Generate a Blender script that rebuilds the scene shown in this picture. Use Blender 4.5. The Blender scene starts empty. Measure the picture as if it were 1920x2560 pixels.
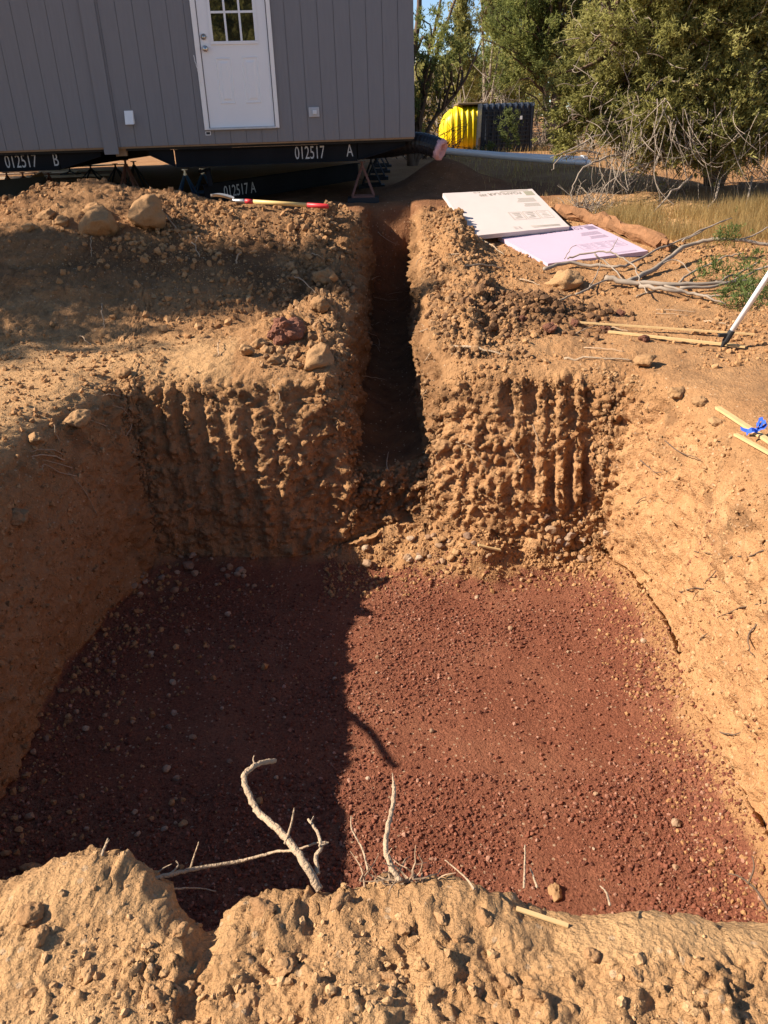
import bpy, math, random
import numpy as np
from math import radians, cos, sin, tan, pi
from mathutils import Vector, Matrix, Euler

random.seed(7)
rng = np.random.default_rng(11)
S = bpy.context.scene
COL = S.collection

# ------------------------------------------------------------------ camera, sky, sun, exposure
PITCH, ROLL, CAMH, FPX = radians(26.3), radians(1.9), 1.6, 1920.0
cam_d = bpy.data.cameras.new('camera')
cam = bpy.data.objects.new('camera', cam_d); COL.objects.link(cam)
cam_d.sensor_fit = 'VERTICAL'; cam_d.sensor_height = 24.0; cam_d.sensor_width = 18.0
cam_d.lens = 24.0 * FPX / 2560.0
cam_d.clip_start = 0.05; cam_d.clip_end = 2000
RM = Matrix.Rotation(pi / 2 - PITCH, 3, 'X') @ Matrix.Rotation(-ROLL, 3, 'Z')
cam.matrix_world = Matrix.Translation((0, 0, CAMH)) @ RM.to_4x4()
S.camera = cam

SUN_EL = radians(36.8)
TRAVEL = Vector((1.0, 0.085, 0)).normalized()          # horizontal direction the light travels
sun_d = bpy.data.lights.new('sun', 'SUN'); sun_d.energy = 5.0; sun_d.angle = radians(0.53)
sun_d.color = (1.0, 0.885, 0.74)
sun = bpy.data.objects.new('sun', sun_d); COL.objects.link(sun)
to_sun = Vector((-TRAVEL.x * cos(SUN_EL), -TRAVEL.y * cos(SUN_EL), sin(SUN_EL)))
sun.rotation_euler = to_sun.to_track_quat('Z', 'Y').to_euler()
sun.location = (-20, 0, 20)

W = bpy.data.worlds.new('World'); S.world = W; W.use_nodes = True
wn = W.node_tree.nodes; wn.clear()
sky = wn.new('ShaderNodeTexSky'); sky.sky_type = 'NISHITA'; sky.sun_disc = False
sky.sun_elevation = SUN_EL
sky.sun_rotation = math.atan2(to_sun.x, to_sun.y)
sky.air_density = 1.0; sky.dust_density = 0.2; sky.ozone_density = 2.5; sky.altitude = 1500
bg = wn.new('ShaderNodeBackground'); bg.inputs[1].default_value = 0.078
wo = wn.new('ShaderNodeOutputWorld')
W.node_tree.links.new(sky.outputs[0], bg.inputs[0]); W.node_tree.links.new(bg.outputs[0], wo.inputs[0])
S.view_settings.view_transform = 'Standard'; S.view_settings.look = 'None'
S.view_settings.exposure = 1.12; S.view_settings.gamma = 1.0
S.view_settings.use_curve_mapping = False
S.render.engine = 'CYCLES'
S.cycles.max_bounces = 6; S.cycles.diffuse_bounces = 3; S.cycles.glossy_bounces = 3
S.cycles.transmission_bounces = 4; S.cycles.transparent_max_bounces = 6
S.cycles.use_denoising = True

RN = np.array(RM)
def ray(px, py):
    return RN @ np.array([(px - 960) / FPX, -(py - 1280) / FPX, -1.0])
def ony(px, py, y):
    d = ray(px, py); return np.array([0, 0, CAMH]) + d * (y / d[1])
def onz(px, py, z):
    d = ray(px, py); return np.array([0, 0, CAMH]) + d * ((z - CAMH) / d[2])

# ------------------------------------------------------------------ noise
LAT = rng.random(64 * 64 * 64).astype(np.float32) * 2 - 1
def vn(p, freq, seed=0):
    """smooth value noise in [-1,1] on an (N,3) array"""
    o = np.array([17.31 * seed + 3.7, 9.13 * seed + 11.2, 5.77 * seed + 23.9])
    a = 0.61 + seed * 0.9
    q = np.empty(p.shape, np.float32)
    q[:, 0] = (p[:, 0] * cos(a) - p[:, 1] * sin(a)) * freq + o[0]
    q[:, 1] = (p[:, 0] * sin(a) + p[:, 1] * cos(a)) * freq + o[1]
    q[:, 2] = p[:, 2] * freq + o[2]
    i = np.floor(q); f = q - i; i = i.astype(np.int32)
    f = f * f * (3 - 2 * f)
    x0 = i[:, 0] & 63; y0 = i[:, 1] & 63; z0 = i[:, 2] & 63
    x1 = (x0 + 1) & 63; y1 = (y0 + 1) & 63; z1 = (z0 + 1) & 63
    fx, fy, fz = f[:, 0], f[:, 1], f[:, 2]
    def L(x, y, z): return LAT[(x * 64 + y) * 64 + z]
    c0 = (L(x0, y0, z0) * (1 - fx) + L(x1, y0, z0) * fx) * (1 - fy) + (L(x0, y1, z0) * (1 - fx) + L(x1, y1, z0) * fx) * fy
    c1 = (L(x0, y0, z1) * (1 - fx) + L(x1, y0, z1) * fx) * (1 - fy) + (L(x0, y1, z1) * (1 - fx) + L(x1, y1, z1) * fx) * fy
    return c0 * (1 - fz) + c1 * fz
def bil(p, freq, seed=0):
    return 1 - 2 * np.sqrt(vn(p, freq, seed) ** 2 + 0.004)   # rounded lumps: high, creases: low (ridge form)
def lumps(p, freq, seed=0):
    return 2 * np.sqrt(vn(p, freq, seed) ** 2 + 0.004) - 0.6
def worley(p, freq, seed=0, mask=None):
    """broken-chunk relief: distance to the nearest cell point and that cell's own random number"""
    r = np.random.default_rng(100 + seed); J = r.random((32, 32, 32, 4)).astype(np.float32)
    idx = np.nonzero(mask)[0] if mask is not None else np.arange(len(p))
    q = p[idx] * freq + 50.0; i = np.floor(q).astype(np.int32); f = (q - i).astype(np.float32)
    best = np.full(len(idx), 9, np.float32); val = np.zeros(len(idx), np.float32); sec = best.copy()
    for a in (-1, 0, 1):
        for b in (-1, 0, 1):
            for c in (-1, 0, 1):
                j = J[(i[:, 0] + a) & 31, (i[:, 1] + b) & 31, (i[:, 2] + c) & 31]
                dd = (a + j[:, 0] - f[:, 0]) ** 2 + (b + j[:, 1] - f[:, 1]) ** 2 + (c + j[:, 2] - f[:, 2]) ** 2
                m = dd < best; sec = np.where(m, best, np.minimum(sec, dd)); best = np.where(m, dd, best); val = np.where(m, j[:, 3], val)
    F1 = np.zeros(len(p), np.float32); V_ = np.zeros(len(p), np.float32); E_ = np.zeros(len(p), np.float32)
    F1[idx] = np.sqrt(best); V_[idx] = val; E_[idx] = np.clip((np.sqrt(sec) - np.sqrt(best)) * 4, 0, 1)
    return F1, V_, E_
def sst(a, b, x):
    t = np.clip((x - a) / (b - a), 0, 1); return t * t * (3 - 2 * t)

# ------------------------------------------------------------------ materials
def mkmat(name):
    m = bpy.data.materials.new(name); m.use_nodes = True
    nt = m.node_tree; b = nt.nodes['Principled BSDF']
    return m, nt, b
class G:
    """small node-graph helper"""
    def __init__(s, nt): s.nt = nt
    def n(s, t, **k):
        x = s.nt.nodes.new(t)
        for a, v in k.items(): setattr(x, a, v)
        return x
    def l(s, a, b): s.nt.links.new(a, b)
    def pos(s): return s.n('ShaderNodeNewGeometry').outputs['Position']
    def noise(s, vec, scale, detail=3, rough=0.55, dist=0.0):
        x = s.n('ShaderNodeTexNoise'); s.l(vec, x.inputs['Vector'])
        x.inputs['Scale'].default_value = scale; x.inputs['Detail'].default_value = detail
        x.inputs['Roughness'].default_value = rough; x.inputs['Distortion'].default_value = dist
        return x.outputs['Fac']
    def voro(s, vec, scale, out='Distance', feature='F1'):
        x = s.n('ShaderNodeTexVoronoi', feature=feature); s.l(vec, x.inputs['Vector'])
        x.inputs['Scale'].default_value = scale; return x.outputs[out]
    def ramp(s, fac, a, b, ca=(0, 0, 0, 1), cb=(1, 1, 1, 1)):
        x = s.n('ShaderNodeValToRGB'); s.l(fac, x.inputs[0])
        e = x.color_ramp.elements; e[0].position = a; e[1].position = b; e[0].color = ca; e[1].color = cb
        return x.outputs[0]
    def mix(s, fac, a, b, mode='MIX'):
        x = s.n('ShaderNodeMix', data_type='RGBA', blend_type=mode)
        for so, v in ((x.inputs[0], fac), (x.inputs[6], a), (x.inputs[7], b)):
            if hasattr(v, 'is_output'): s.l(v, so)
            elif isinstance(v, (int, float)): so.default_value = v
            else: so.default_value = tuple(v) + ((1,) if len(v) == 3 else ())
        return x.outputs[2]
    def math(s, op, a, b=0.0):
        x = s.n('ShaderNodeMath', operation=op)
        for so, v in ((x.inputs[0], a), (x.inputs[1], b)):
            if hasattr(v, 'is_output'): s.l(v, so)
            else: so.default_value = v
        return x.outputs[0]
    def bump(s, h, strength, dist, prev=None):
        x = s.n('ShaderNodeBump'); x.inputs['Strength'].default_value = strength
        x.inputs['Distance'].default_value = dist; s.l(h, x.inputs['Height'])
        if prev is not None: s.l(prev, x.inputs['Normal'])
        return x.outputs[0]
    def attr(s, name, typ='GEOMETRY', out='Fac'):
        x = s.n('ShaderNodeAttribute', attribute_type=typ, attribute_name=name); return x.outputs[out]

def simple(name, col, rough=0.6, metal=0.0, var=0.25, scale=8.0, bump=0.0, bscale=60.0, stretch=None, spec=0.4, obj=True):
    m, nt, b = mkmat(name); g = G(nt)
    tc = g.n('ShaderNodeTexCoord').outputs['Object'] if obj else g.pos()
    if stretch:
        mp = g.n('ShaderNodeMapping'); g.l(tc, mp.inputs[0]); mp.inputs['Scale'].default_value = stretch; tc = mp.outputs[0]
    f = g.noise(tc, scale, 4, 0.6)
    lo = tuple(c * (1 - var) for c in col); hi = tuple(min(1, c * (1 + var)) for c in col)
    c = g.mix(f, lo, hi)
    g.l(c, b.inputs['Base Color'])
    b.inputs['Roughness'].default_value = rough; b.inputs['Metallic'].default_value = metal
    b.inputs['Specular IOR Level'].default_value = spec
    if bump > 0:
        g.l(g.bump(g.noise(tc, bscale, 3), 1.0, bump), b.inputs['Normal'])
    return m

def soil_material():
    m, nt, b = mkmat('soil'); g = G(nt); P = g.pos()
    big = g.ramp(g.noise(P, 0.9, 4, 0.6), 0.35, 0.68)
    mid = g.ramp(g.noise(P, 5.5, 5, 0.62), 0.32, 0.7)
    fine = g.noise(P, 38, 5, 0.7)
    c = g.mix(big, (0.310, 0.165, 0.076), (0.405, 0.234, 0.113))           # dry tan topsoil
    c = g.mix(g.math('MULTIPLY', mid, 0.55), c, (0.250, 0.128, 0.058))
    sub = g.mix(mid, (0.440, 0.244, 0.116), (0.345, 0.180, 0.085))            # orange subsoil
    sub = g.mix(g.ramp(g.noise(P, 11, 4), 0.5, 0.75), sub, (0.50, 0.305, 0.155))
    c = g.mix(g.attr('sub'), c, sub)
    dk = g.mix(mid, (0.160, 0.082, 0.040), (0.080, 0.042, 0.022))             # moist disturbed topsoil; also carries the shade painted into the trench
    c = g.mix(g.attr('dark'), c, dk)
    red = g.mix(mid, (0.235, 0.112, 0.056), (0.17, 0.080, 0.040))               # reddish pad soil, darkened to paint in shade by the house corner
    c = g.mix(g.attr('red'), c, red)
    pale = g.mix(mid, (0.490, 0.305, 0.152), (0.42, 0.254, 0.124))             # smooth dusty crust
    c = g.mix(g.attr('pale'), c, pale)
    cn = g.mix(g.ramp(g.noise(P, 70, 3), 0.35, 0.65), (0.135, 0.047, 0.028), (0.225, 0.085, 0.049))
    cn = g.mix(g.math('MULTIPLY', g.ramp(g.noise(P, 1.7, 4, .6), 0.45, 0.75), 0.55), cn, (0.27, 0.125, 0.072))
    c = g.mix(g.attr('cinder'), c, cn)
    c = g.mix(g.math('MULTIPLY', g.ramp(fine, 0.25, 0.75), 0.5), g.mix(1.0, c, (1.22, 1.2, 1.16), 'MULTIPLY'), g.mix(1.0, c, (0.66, 0.62, 0.58), 'MULTIPLY'))
    peb = g.voro(P, 46, 'Color'); sep = g.n('ShaderNodeSeparateColor'); g.l(peb, sep.inputs[0])
    pick = g.math('GREATER_THAN', sep.outputs[0], 0.93)
    near = g.math('LESS_THAN', g.voro(P, 46), 0.36)
    c = g.mix(g.math('MULTIPLY', g.math('MULTIPLY', pick, near), 0.55), c, (0.50, 0.36, 0.23))
    g.l(c, b.inputs['Base Color'])
    b.inputs['Roughness'].default_value = 0.95; b.inputs['Specular IOR Level'].default_value = 0.12
    n1 = g.bump(g.noise(P, 26, 6, 0.68), 0.9, 0.030)
    v = g.voro(P, 75); n2 = g.bump(v, 0.5, 0.010, n1)
    n3 = g.bump(g.noise(P, 170, 3, 0.6), 0.6, 0.006, n2)
    g.l(n3, b.inputs['Normal'])
    return m
SOIL = soil_material()

def tinted(name, cols, rough=0.95, typ='INSTANCER', bump=0.004, bscale=90):
    """stone / clod material whose colour is chosen by a per-piece number"""
    m, nt, b = mkmat(name); g = G(nt)
    r = g.n('ShaderNodeValToRGB')
    if typ == 'OBJECT': g.l(g.n('ShaderNodeObjectInfo').outputs['Random'], r.inputs[0])
    else: g.l(g.attr('tint', typ), r.inputs[0])
    e = r.color_ramp.elements
    for i, c in enumerate(cols):
        p = i / (len(cols) - 1)
        if i == 0: el = e[0]; el.position = 0
        elif i == len(cols) - 1: el = e[-1]; el.position = 1
        else: el = e.new(p)
        el.color = tuple(c) + (1,)
    P = g.pos()
    c = g.mix(g.noise(P, 45, 4, 0.65), g.mix(1.0, r.outputs[0], (0.72, 0.70, 0.68), 'MULTIPLY'), g.mix(1.0, r.outputs[0], (1.25, 1.25, 1.25), 'MULTIPLY'))
    g.l(c, b.inputs['Base Color']); b.inputs['Roughness'].default_value = rough
    b.inputs['Specular IOR Level'].default_value = 0.15
    g.l(g.bump(g.noise(P, bscale, 4, 0.65), 1.0, bump), b.inputs['Normal'])
    return m
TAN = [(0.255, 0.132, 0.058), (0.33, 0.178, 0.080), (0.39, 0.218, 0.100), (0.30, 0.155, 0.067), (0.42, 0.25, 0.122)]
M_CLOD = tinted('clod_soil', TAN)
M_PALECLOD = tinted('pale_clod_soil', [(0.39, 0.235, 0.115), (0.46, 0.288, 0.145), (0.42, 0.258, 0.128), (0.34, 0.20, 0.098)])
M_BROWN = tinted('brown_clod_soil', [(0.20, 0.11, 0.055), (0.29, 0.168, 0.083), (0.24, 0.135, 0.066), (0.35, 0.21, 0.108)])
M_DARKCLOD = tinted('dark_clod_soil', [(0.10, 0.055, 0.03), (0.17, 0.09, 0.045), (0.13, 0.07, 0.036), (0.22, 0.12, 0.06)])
M_CINDER = tinted('cinder', [(0.085, 0.029, 0.019), (0.165, 0.056, 0.033), (0.225, 0.082, 0.048), (0.14, 0.047, 0.028), (0.26, 0.105, 0.064), (0.19, 0.067, 0.039), (0.10, 0.037, 0.025), (0.23, 0.085, 0.052), (0.36, 0.20, 0.14)])
M_STONE = tinted('field_stone', [(0.34, 0.225, 0.14), (0.27, 0.16, 0.095), (0.38, 0.27, 0.18), (0.22, 0.135, 0.09), (0.43, 0.32, 0.23), (0.33, 0.20, 0.11)], typ='OBJECT')
M_DIRTSTONE = tinted('dirt_covered_stone', [(0.34, 0.195, 0.092), (0.29, 0.162, 0.076), (0.38, 0.225, 0.11), (0.26, 0.14, 0.066)], typ='OBJECT', bump=.012, bscale=45)
M_REDSTONE = simple('red_brown_rock', (0.22, 0.095, 0.06), 0.9, var=0.5, scale=9, bump=0.02, bscale=14, obj=True, spec=0.15)
M_BARK_DEAD = simple('dead_wood', (0.40, 0.29, 0.19), 0.85, var=0.35, scale=5, bump=0.010, bscale=34, stretch=(3, 3, 3), spec=0.12)
M_ROOT = simple('root_wood', (0.36, 0.25, 0.16), 0.85, var=0.4, scale=9, spec=0.15)
M_TWIG = simple('grey_twig', (0.28, 0.225, 0.175), 0.85, var=0.35, scale=7, spec=0.15)
M_BARK = simple('bark', (0.13, 0.088, 0.062), 0.9, var=0.5, scale=9, bump=0.01, bscale=40, spec=0.1)
M_LOG = simple('rotten_log', (0.25, 0.125, 0.062), 0.9, var=0.5, scale=14, bump=0.012, bscale=30, stretch=(1, 1, 1), spec=0.1)
M_LATH = simple('lath_wood', (0.56, 0.38, 0.18), 0.7, var=0.2, scale=18, spec=0.2)

def leaf_material(name, cols, trans=0.25):
    m, nt, b = mkmat(name); g = G(nt)
    r = g.n('ShaderNodeValToRGB'); g.l(g.attr('tint'), r.inputs[0])
    e = r.color_ramp.elements
    e[0].color = cols[0] + (1,); e[1].color = cols[-1] + (1,)
    for i in range(1, len(cols) - 1):
        x = e.new(i / (len(cols) - 1)); x.color = cols[i] + (1,)
    g.l(r.outputs[0], b.inputs['Base Color']); b.inputs['Roughness'].default_value = 0.7
    b.inputs['Specular IOR Level'].default_value = 0.2
    t = g.n('ShaderNodeBsdfTranslucent'); g.l(r.outputs[0], t.inputs[0])
    mx = g.n('ShaderNodeMixShader'); mx.inputs[0].default_value = trans
    g.l(b.outputs[0], mx.inputs[1]); g.l(t.outputs[0], mx.inputs[2])
    g.l(mx.outputs[0], nt.nodes['Material Output'].inputs[0])
    return m
M_JUN = leaf_material('juniper_foliage', [(0.18, 0.178, 0.055), (0.33, 0.31, 0.095), (0.44, 0.40, 0.145)], .5)
M_PIN = leaf_material('pinyon_foliage', [(0.11, 0.132, 0.042), (0.22, 0.24, 0.07), (0.34, 0.335, 0.10)], .5)
M_YEL = leaf_material('yellowing_juniper_foliage', [(0.14, 0.125, 0.036), (0.21, 0.175, 0.055), (0.27, 0.205, 0.07)], .42)
M_GREEN = leaf_material('fresh_juniper_foliage', [(0.075, 0.105, 0.028), (0.12, 0.16, 0.045), (0.17, 0.20, 0.065)], .4)
M_STRAW = leaf_material('dry_grass_blades', [(0.40, 0.27, 0.10), (0.54, 0.38, 0.155), (0.62, 0.47, 0.22)], 0.45)

# ------------------------------------------------------------------ mesh helpers
def tag(o, label=None, cat=None, group=None, kind=None):
    if label: o['label'] = label
    if cat: o['category'] = cat
    if group: o['group'] = group
    if kind: o['kind'] = kind
    return o
def thing(name, label, cat, loc=(0, 0, 0), group=None):
    o = bpy.data.objects.new(name, None); COL.objects.link(o); o.location = tuple(float(v) for v in loc)
    o.empty_display_size = 0.1
    return tag(o, label, cat, group)
def woff(parent):
    v = Vector((0, 0, 0))
    while parent is not None:
        v = v + parent.location; parent = parent.parent
    return v
def np_mesh(name, V, F, mat, smooth=False, attrs=None):
    """V (N,3), F (M,3) or (M,4)"""
    me = bpy.data.meshes.new(name)
    V = np.asarray(V, np.float32); F = np.asarray(F, np.int32); k = F.shape[1]
    me.vertices.add(len(V)); me.vertices.foreach_set('co', V.ravel())
    me.loops.add(F.size); me.loops.foreach_set('vertex_index', F.ravel())
    me.polygons.add(len(F)); me.polygons.foreach_set('loop_start', np.arange(0, F.size, k, dtype=np.int32))
    me.polygons.foreach_set('loop_total', np.full(len(F), k, np.int32))
    if smooth: me.polygons.foreach_set('use_smooth', np.ones(len(F), bool))
    for an, av in (attrs or {}).items():
        a = me.attributes.new(an, 'FLOAT', 'POINT'); a.data.foreach_set('value', np.asarray(av, np.float32))
    me.update(calc_edges=True); me.materials.append(mat)
    return me
def link(name, me, parent=None, loc=None):
    o = bpy.data.objects.new(name, me); COL.objects.link(o)
    if parent is not None: o.parent = parent
    if loc is not None: o.location = tuple(float(v) for v in loc)
    return o
class MB:
    def __init__(s): s.v = []; s.f = []
    def add(s, V, F):
        b = len(s.v); s.v.extend([tuple(map(float, p)) for p in V]); s.f.extend([tuple(int(i) + b for i in f) for f in F])
    def box(s, lo, hi, M=None):
        x0, y0, z0 = lo; x1, y1, z1 = hi
        V = [(x0, y0, z0), (x1, y0, z0), (x1, y1, z0), (x0, y1, z0), (x0, y0, z1), (x1, y0, z1), (x1, y1, z1), (x0, y1, z1)]
        if M is not None: V = [tuple(M @ Vector(p)) for p in V]
        s.add(V, [(0, 3, 2, 1), (4, 5, 6, 7), (0, 1, 5, 4), (1, 2, 6, 5), (2, 3, 7, 6), (3, 0, 4, 7)]); return s
    def bar(s, a, b, w, h, up=(0, 0, 1)):
        a = Vector(a); b = Vector(b); d = (b - a); L = d.length; d.normalize(); up = Vector(up)
        x = d.cross(up)
        if x.length < 1e-4: x = Vector((1, 0, 0))
        x.normalize(); z = x.cross(d)
        M = Matrix.Translation(a) @ Matrix((x, d, z)).transposed().to_4x4()
        return s.box((-w / 2, 0, -h / 2), (w / 2, L, h / 2), M)
    def tube(s, pts, rad, sides=6, cap=True):
        pts = [Vector(tuple(map(float, p))) for p in pts]; n = len(pts)
        if not hasattr(rad, '__len__'): rad = [rad] * n
        ref = Vector((0.13, 0.21, 0.97)); V = []; F = []
        for i, p in enumerate(pts):
            d = (pts[min(i + 1, n - 1)] - pts[max(i - 1, 0)])
            if d.length < 1e-9: d = Vector((0, 0, 1))
            d.normalize(); x = d.cross(ref)
            if x.length < 0.05: x = d.cross(Vector((1, 0, 0)))
            x.normalize(); y = d.cross(x)
            for k in range(sides):
                a = 2 * pi * k / sides; V.append(p + (x * cos(a) + y * sin(a)) * rad[i])
        for i in range(n - 1):
            for k in range(sides):
                k2 = (k + 1) % sides
                F.append((i * sides + k, i * sides + k2, (i + 1) * sides + k2, (i + 1) * sides + k))
        if cap:
            F.append(tuple(range(sides))[::-1]); F.append(tuple((n - 1) * sides + k for k in range(sides)))
        s.add(V, F); return s
    def lathe(s, prof, n=24, M=None):
        """prof: (radius, z) along local z"""
        V = []; F = []
        for r, z in prof:
            for k in range(n):
                a = 2 * pi * k / n; p = Vector((r * cos(a), r * sin(a), z)); V.append(M @ p if M is not None else p)
        for i in range(len(prof) - 1):
            for k in range(n):
                k2 = (k + 1) % n; F.append((i * n + k, i * n + k2, (i + 1) * n + k2, (i + 1) * n + k))
        F.append(tuple(range(n))[::-1]); F.append(tuple((len(prof) - 1) * n + k for k in range(n)))
        s.add(V, F); return s
    def mesh(s, name, mat, off=Vector((0, 0, 0)), smooth=False):
        me = bpy.data.meshes.new(name)
        me.from_pydata([(p[0] - off[0], p[1] - off[1], p[2] - off[2]) for p in s.v], [], s.f)
        me.materials.append(mat)
        if smooth:
            me.polygons.foreach_set('use_smooth', [True] * len(me.polygons))
        me.update(); return me
    def build(s, name, mat, parent=None, smooth=False, bevel=0.0, origin=None):
        off = woff(parent)
        if origin is not None: off = off + Vector(origin)
        o = link(name, s.mesh(name, mat, off, smooth), parent)
        if origin is not None: o.location = tuple(float(v) for v in origin)
        if bevel > 0:
            md = o.modifiers.new('bevel', 'BEVEL'); md.width = bevel; md.segments = 2; md.limit_method = 'ANGLE'
        return o
def wander(pts, n=5, amp=0.02):
    """resample a polyline with a smooth curve and a little wobble"""
    pts = np.array(pts, float); m = len(pts); t = np.linspace(0, m - 1, (m - 1) * n + 1)
    out = []
    for u in t:
        i = min(int(u), m - 2); f = u - i
        p0, p1, p2, p3 = pts[max(i - 1, 0)], pts[i], pts[i + 1], pts[min(i + 2, m - 1)]
        out.append(0.5 * (2 * p1 + (p2 - p0) * f + (2 * p0 - 5 * p1 + 4 * p2 - p3) * f * f + (3 * p1 - p0 - 3 * p2 + p3) * f ** 3))
    out = np.array(out); out[1:-1] += rng.normal(0, amp, out[1:-1].shape)
    return out
def text_mesh(body, size, mat, name):
    cu = bpy.data.curves.new(name, 'FONT'); cu.body = body; cu.size = size; cu.extrude = 0.0004
    cu.resolution_u = 3
    o = bpy.data.objects.new(name, cu); COL.objects.link(o)
    dg = bpy.context.evaluated_depsgraph_get(); me = bpy.data.meshes.new_from_object(o.evaluated_get(dg))
    bpy.data.objects.remove(o); bpy.data.curves.remove(cu)
    me.materials.clear(); me.materials.append(mat)
    return me
def stuff_gn(name, pts, scale, rot, tint, mat, label, cat, subdiv=1, rough=0.35):
    """one object of kind stuff: small rough stones set on points with geometry nodes"""
    me = bpy.data.meshes.new(name); N = len(pts)
    me.vertices.add(N); me.vertices.foreach_set('co', np.asarray(pts, np.float32).ravel())
    for an, typ, av in (('sc', 'FLOAT_VECTOR', scale), ('rot', 'FLOAT_VECTOR', rot), ('tint', 'FLOAT', tint)):
        a = me.attributes.new(an, typ, 'POINT')
        a.data.foreach_set('value' if typ == 'FLOAT' else 'vector', np.asarray(av, np.float32).ravel())
    me.update(); me.materials.append(mat)
    o = link(name, me)
    ng = bpy.data.node_groups.new(name, 'GeometryNodeTree')
    ng.interface.new_socket('Geometry', in_out='INPUT', socket_type='NodeSocketGeometry')
    ng.interface.new_socket('Geometry', in_out='OUTPUT', socket_type='NodeSocketGeometry')
    N_ = ng.nodes.new; L = ng.links.new
    gi = N_('NodeGroupInput'); go = N_('NodeGroupOutput')
    ico = N_('GeometryNodeMeshIcoSphere'); ico.inputs['Subdivisions'].default_value = subdiv; ico.inputs['Radius'].default_value = 1.0
    nz = N_('ShaderNodeTexNoise'); nz.inputs['Scale'].default_value = 1.3; nz.inputs['Detail'].default_value = 1
    sub = N_('ShaderNodeVectorMath'); sub.operation = 'SUBTRACT'; sub.inputs[1].default_value = (0.5, 0.5, 0.5)
    mul = N_('ShaderNodeVectorMath'); mul.operation = 'SCALE'; mul.inputs['Scale'].default_value = rough * 4
    L(nz.outputs['Color'], sub.inputs[0]); L(sub.outputs[0], mul.inputs[0])
    sp = N_('GeometryNodeSetPosition'); L(ico.outputs[0], sp.inputs['Geometry']); L(mul.outputs[0], sp.inputs['Offset'])
    sm = N_('GeometryNodeSetMaterial'); sm.inputs['Material'].default_value = mat; L(sp.outputs[0], sm.inputs[0])
    ss = N_('GeometryNodeSetShadeSmooth'); ss.inputs['Shade Smooth'].default_value = False; L(sm.outputs[0], ss.inputs[0])
    a1 = N_('GeometryNodeInputNamedAttribute'); a1.data_type = 'FLOAT_VECTOR'; a1.inputs['Name'].default_value = 'sc'
    a2 = N_('GeometryNodeInputNamedAttribute'); a2.data_type = 'FLOAT_VECTOR'; a2.inputs['Name'].default_value = 'rot'
    ip = N_('GeometryNodeInstanceOnPoints')
    L(gi.outputs[0], ip.inputs['Points']); L(ss.outputs[0], ip.inputs['Instance'])
    L(a2.outputs[0], ip.inputs['Rotation']); L(a1.outputs[0], ip.inputs['Scale'])
    L(ip.outputs[0], go.inputs[0])
    md = o.modifiers.new('scatter', 'NODES'); md.node_group = ng
    return tag(o, label, cat, kind='stuff')

# ------------------------------------------------------------------ terrain
FLOOR = -1.65
def seg(a, b, n): return np.linspace(a, b, n, endpoint=False)
def wall_prof(n, width, depth):
    k = np.array([(0, 0), (.30, .012), (.52, .04), (.68, .09), (.79, .17), (.86, .30), (.92, .52), (.97, .8), (1, 1)])
    L = np.concatenate([[0], np.cumsum(np.hypot(np.diff(k[:, 0]) * width, np.diff(k[:, 1]) * depth))])
    t = np.linspace(0, L[-1], n, endpoint=False)
    return np.interp(t, L, k[:, 0]), np.interp(t, L, k[:, 1])
def cols_main():
    X, U, T = [], [], []
    def put(x, u, t): X.append(x); U.append(np.broadcast_to(u, x.shape)); T.append(np.broadcast_to(t, x.shape))
    put(seg(-40, -14, 8), 0., 0.); put(seg(-14, -6.2, 16), 0., 0.); put(seg(-6.2, -5, 24), 0., 0.); put(seg(-5, -2.5, 124), 0., 0.)
    p, s = wall_prof(112, .42, 1.7); put(-2.5 + .42 * p, s, 0.)
    put(seg(-2.08, -.40, 88), 1., 0.)
    p, s = wall_prof(42, .18, .9); put(-.40 + .18 * p, 1., s)
    put(seg(-.22, .32, 32), 1., 1.)
    p, s = wall_prof(42, .18, .9); put((.50 - .18 * p)[::-1], 1., s[::-1])
    put(seg(.51, 1.86, 88), 1., 0.)
    p, s = wall_prof(116, .42, 1.7); put((2.28 - .42 * p)[::-1], s[::-1], 0.)
    put(seg(2.30, 4.6, 84), 0., 0.); put(seg(4.6, 9, 36), 0., 0.); put(seg(9, 70, 22), 0., 0.)
    return np.concatenate(X), np.concatenate(U), np.concatenate(T)
def rows_main():
    Y, Vv = [], []
    def put(y, v): Y.append(y); Vv.append(np.broadcast_to(v, y.shape))
    put(seg(1.28, 2.4, 40), 1.); put(seg(2.4, 5.5, 170), 1.)
    p, s = wall_prof(128, .45, 1.7); put((6.02 - .45 * p)[::-1], s[::-1])
    put(seg(6.03, 11.3, 230), 0.); put(seg(11.3, 16, 46), 0.); put(seg(16, 34, 30), 0.); put(seg(34, 150, 14), 0.)
    return np.concatenate(Y), np.concatenate(Vv)

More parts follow.
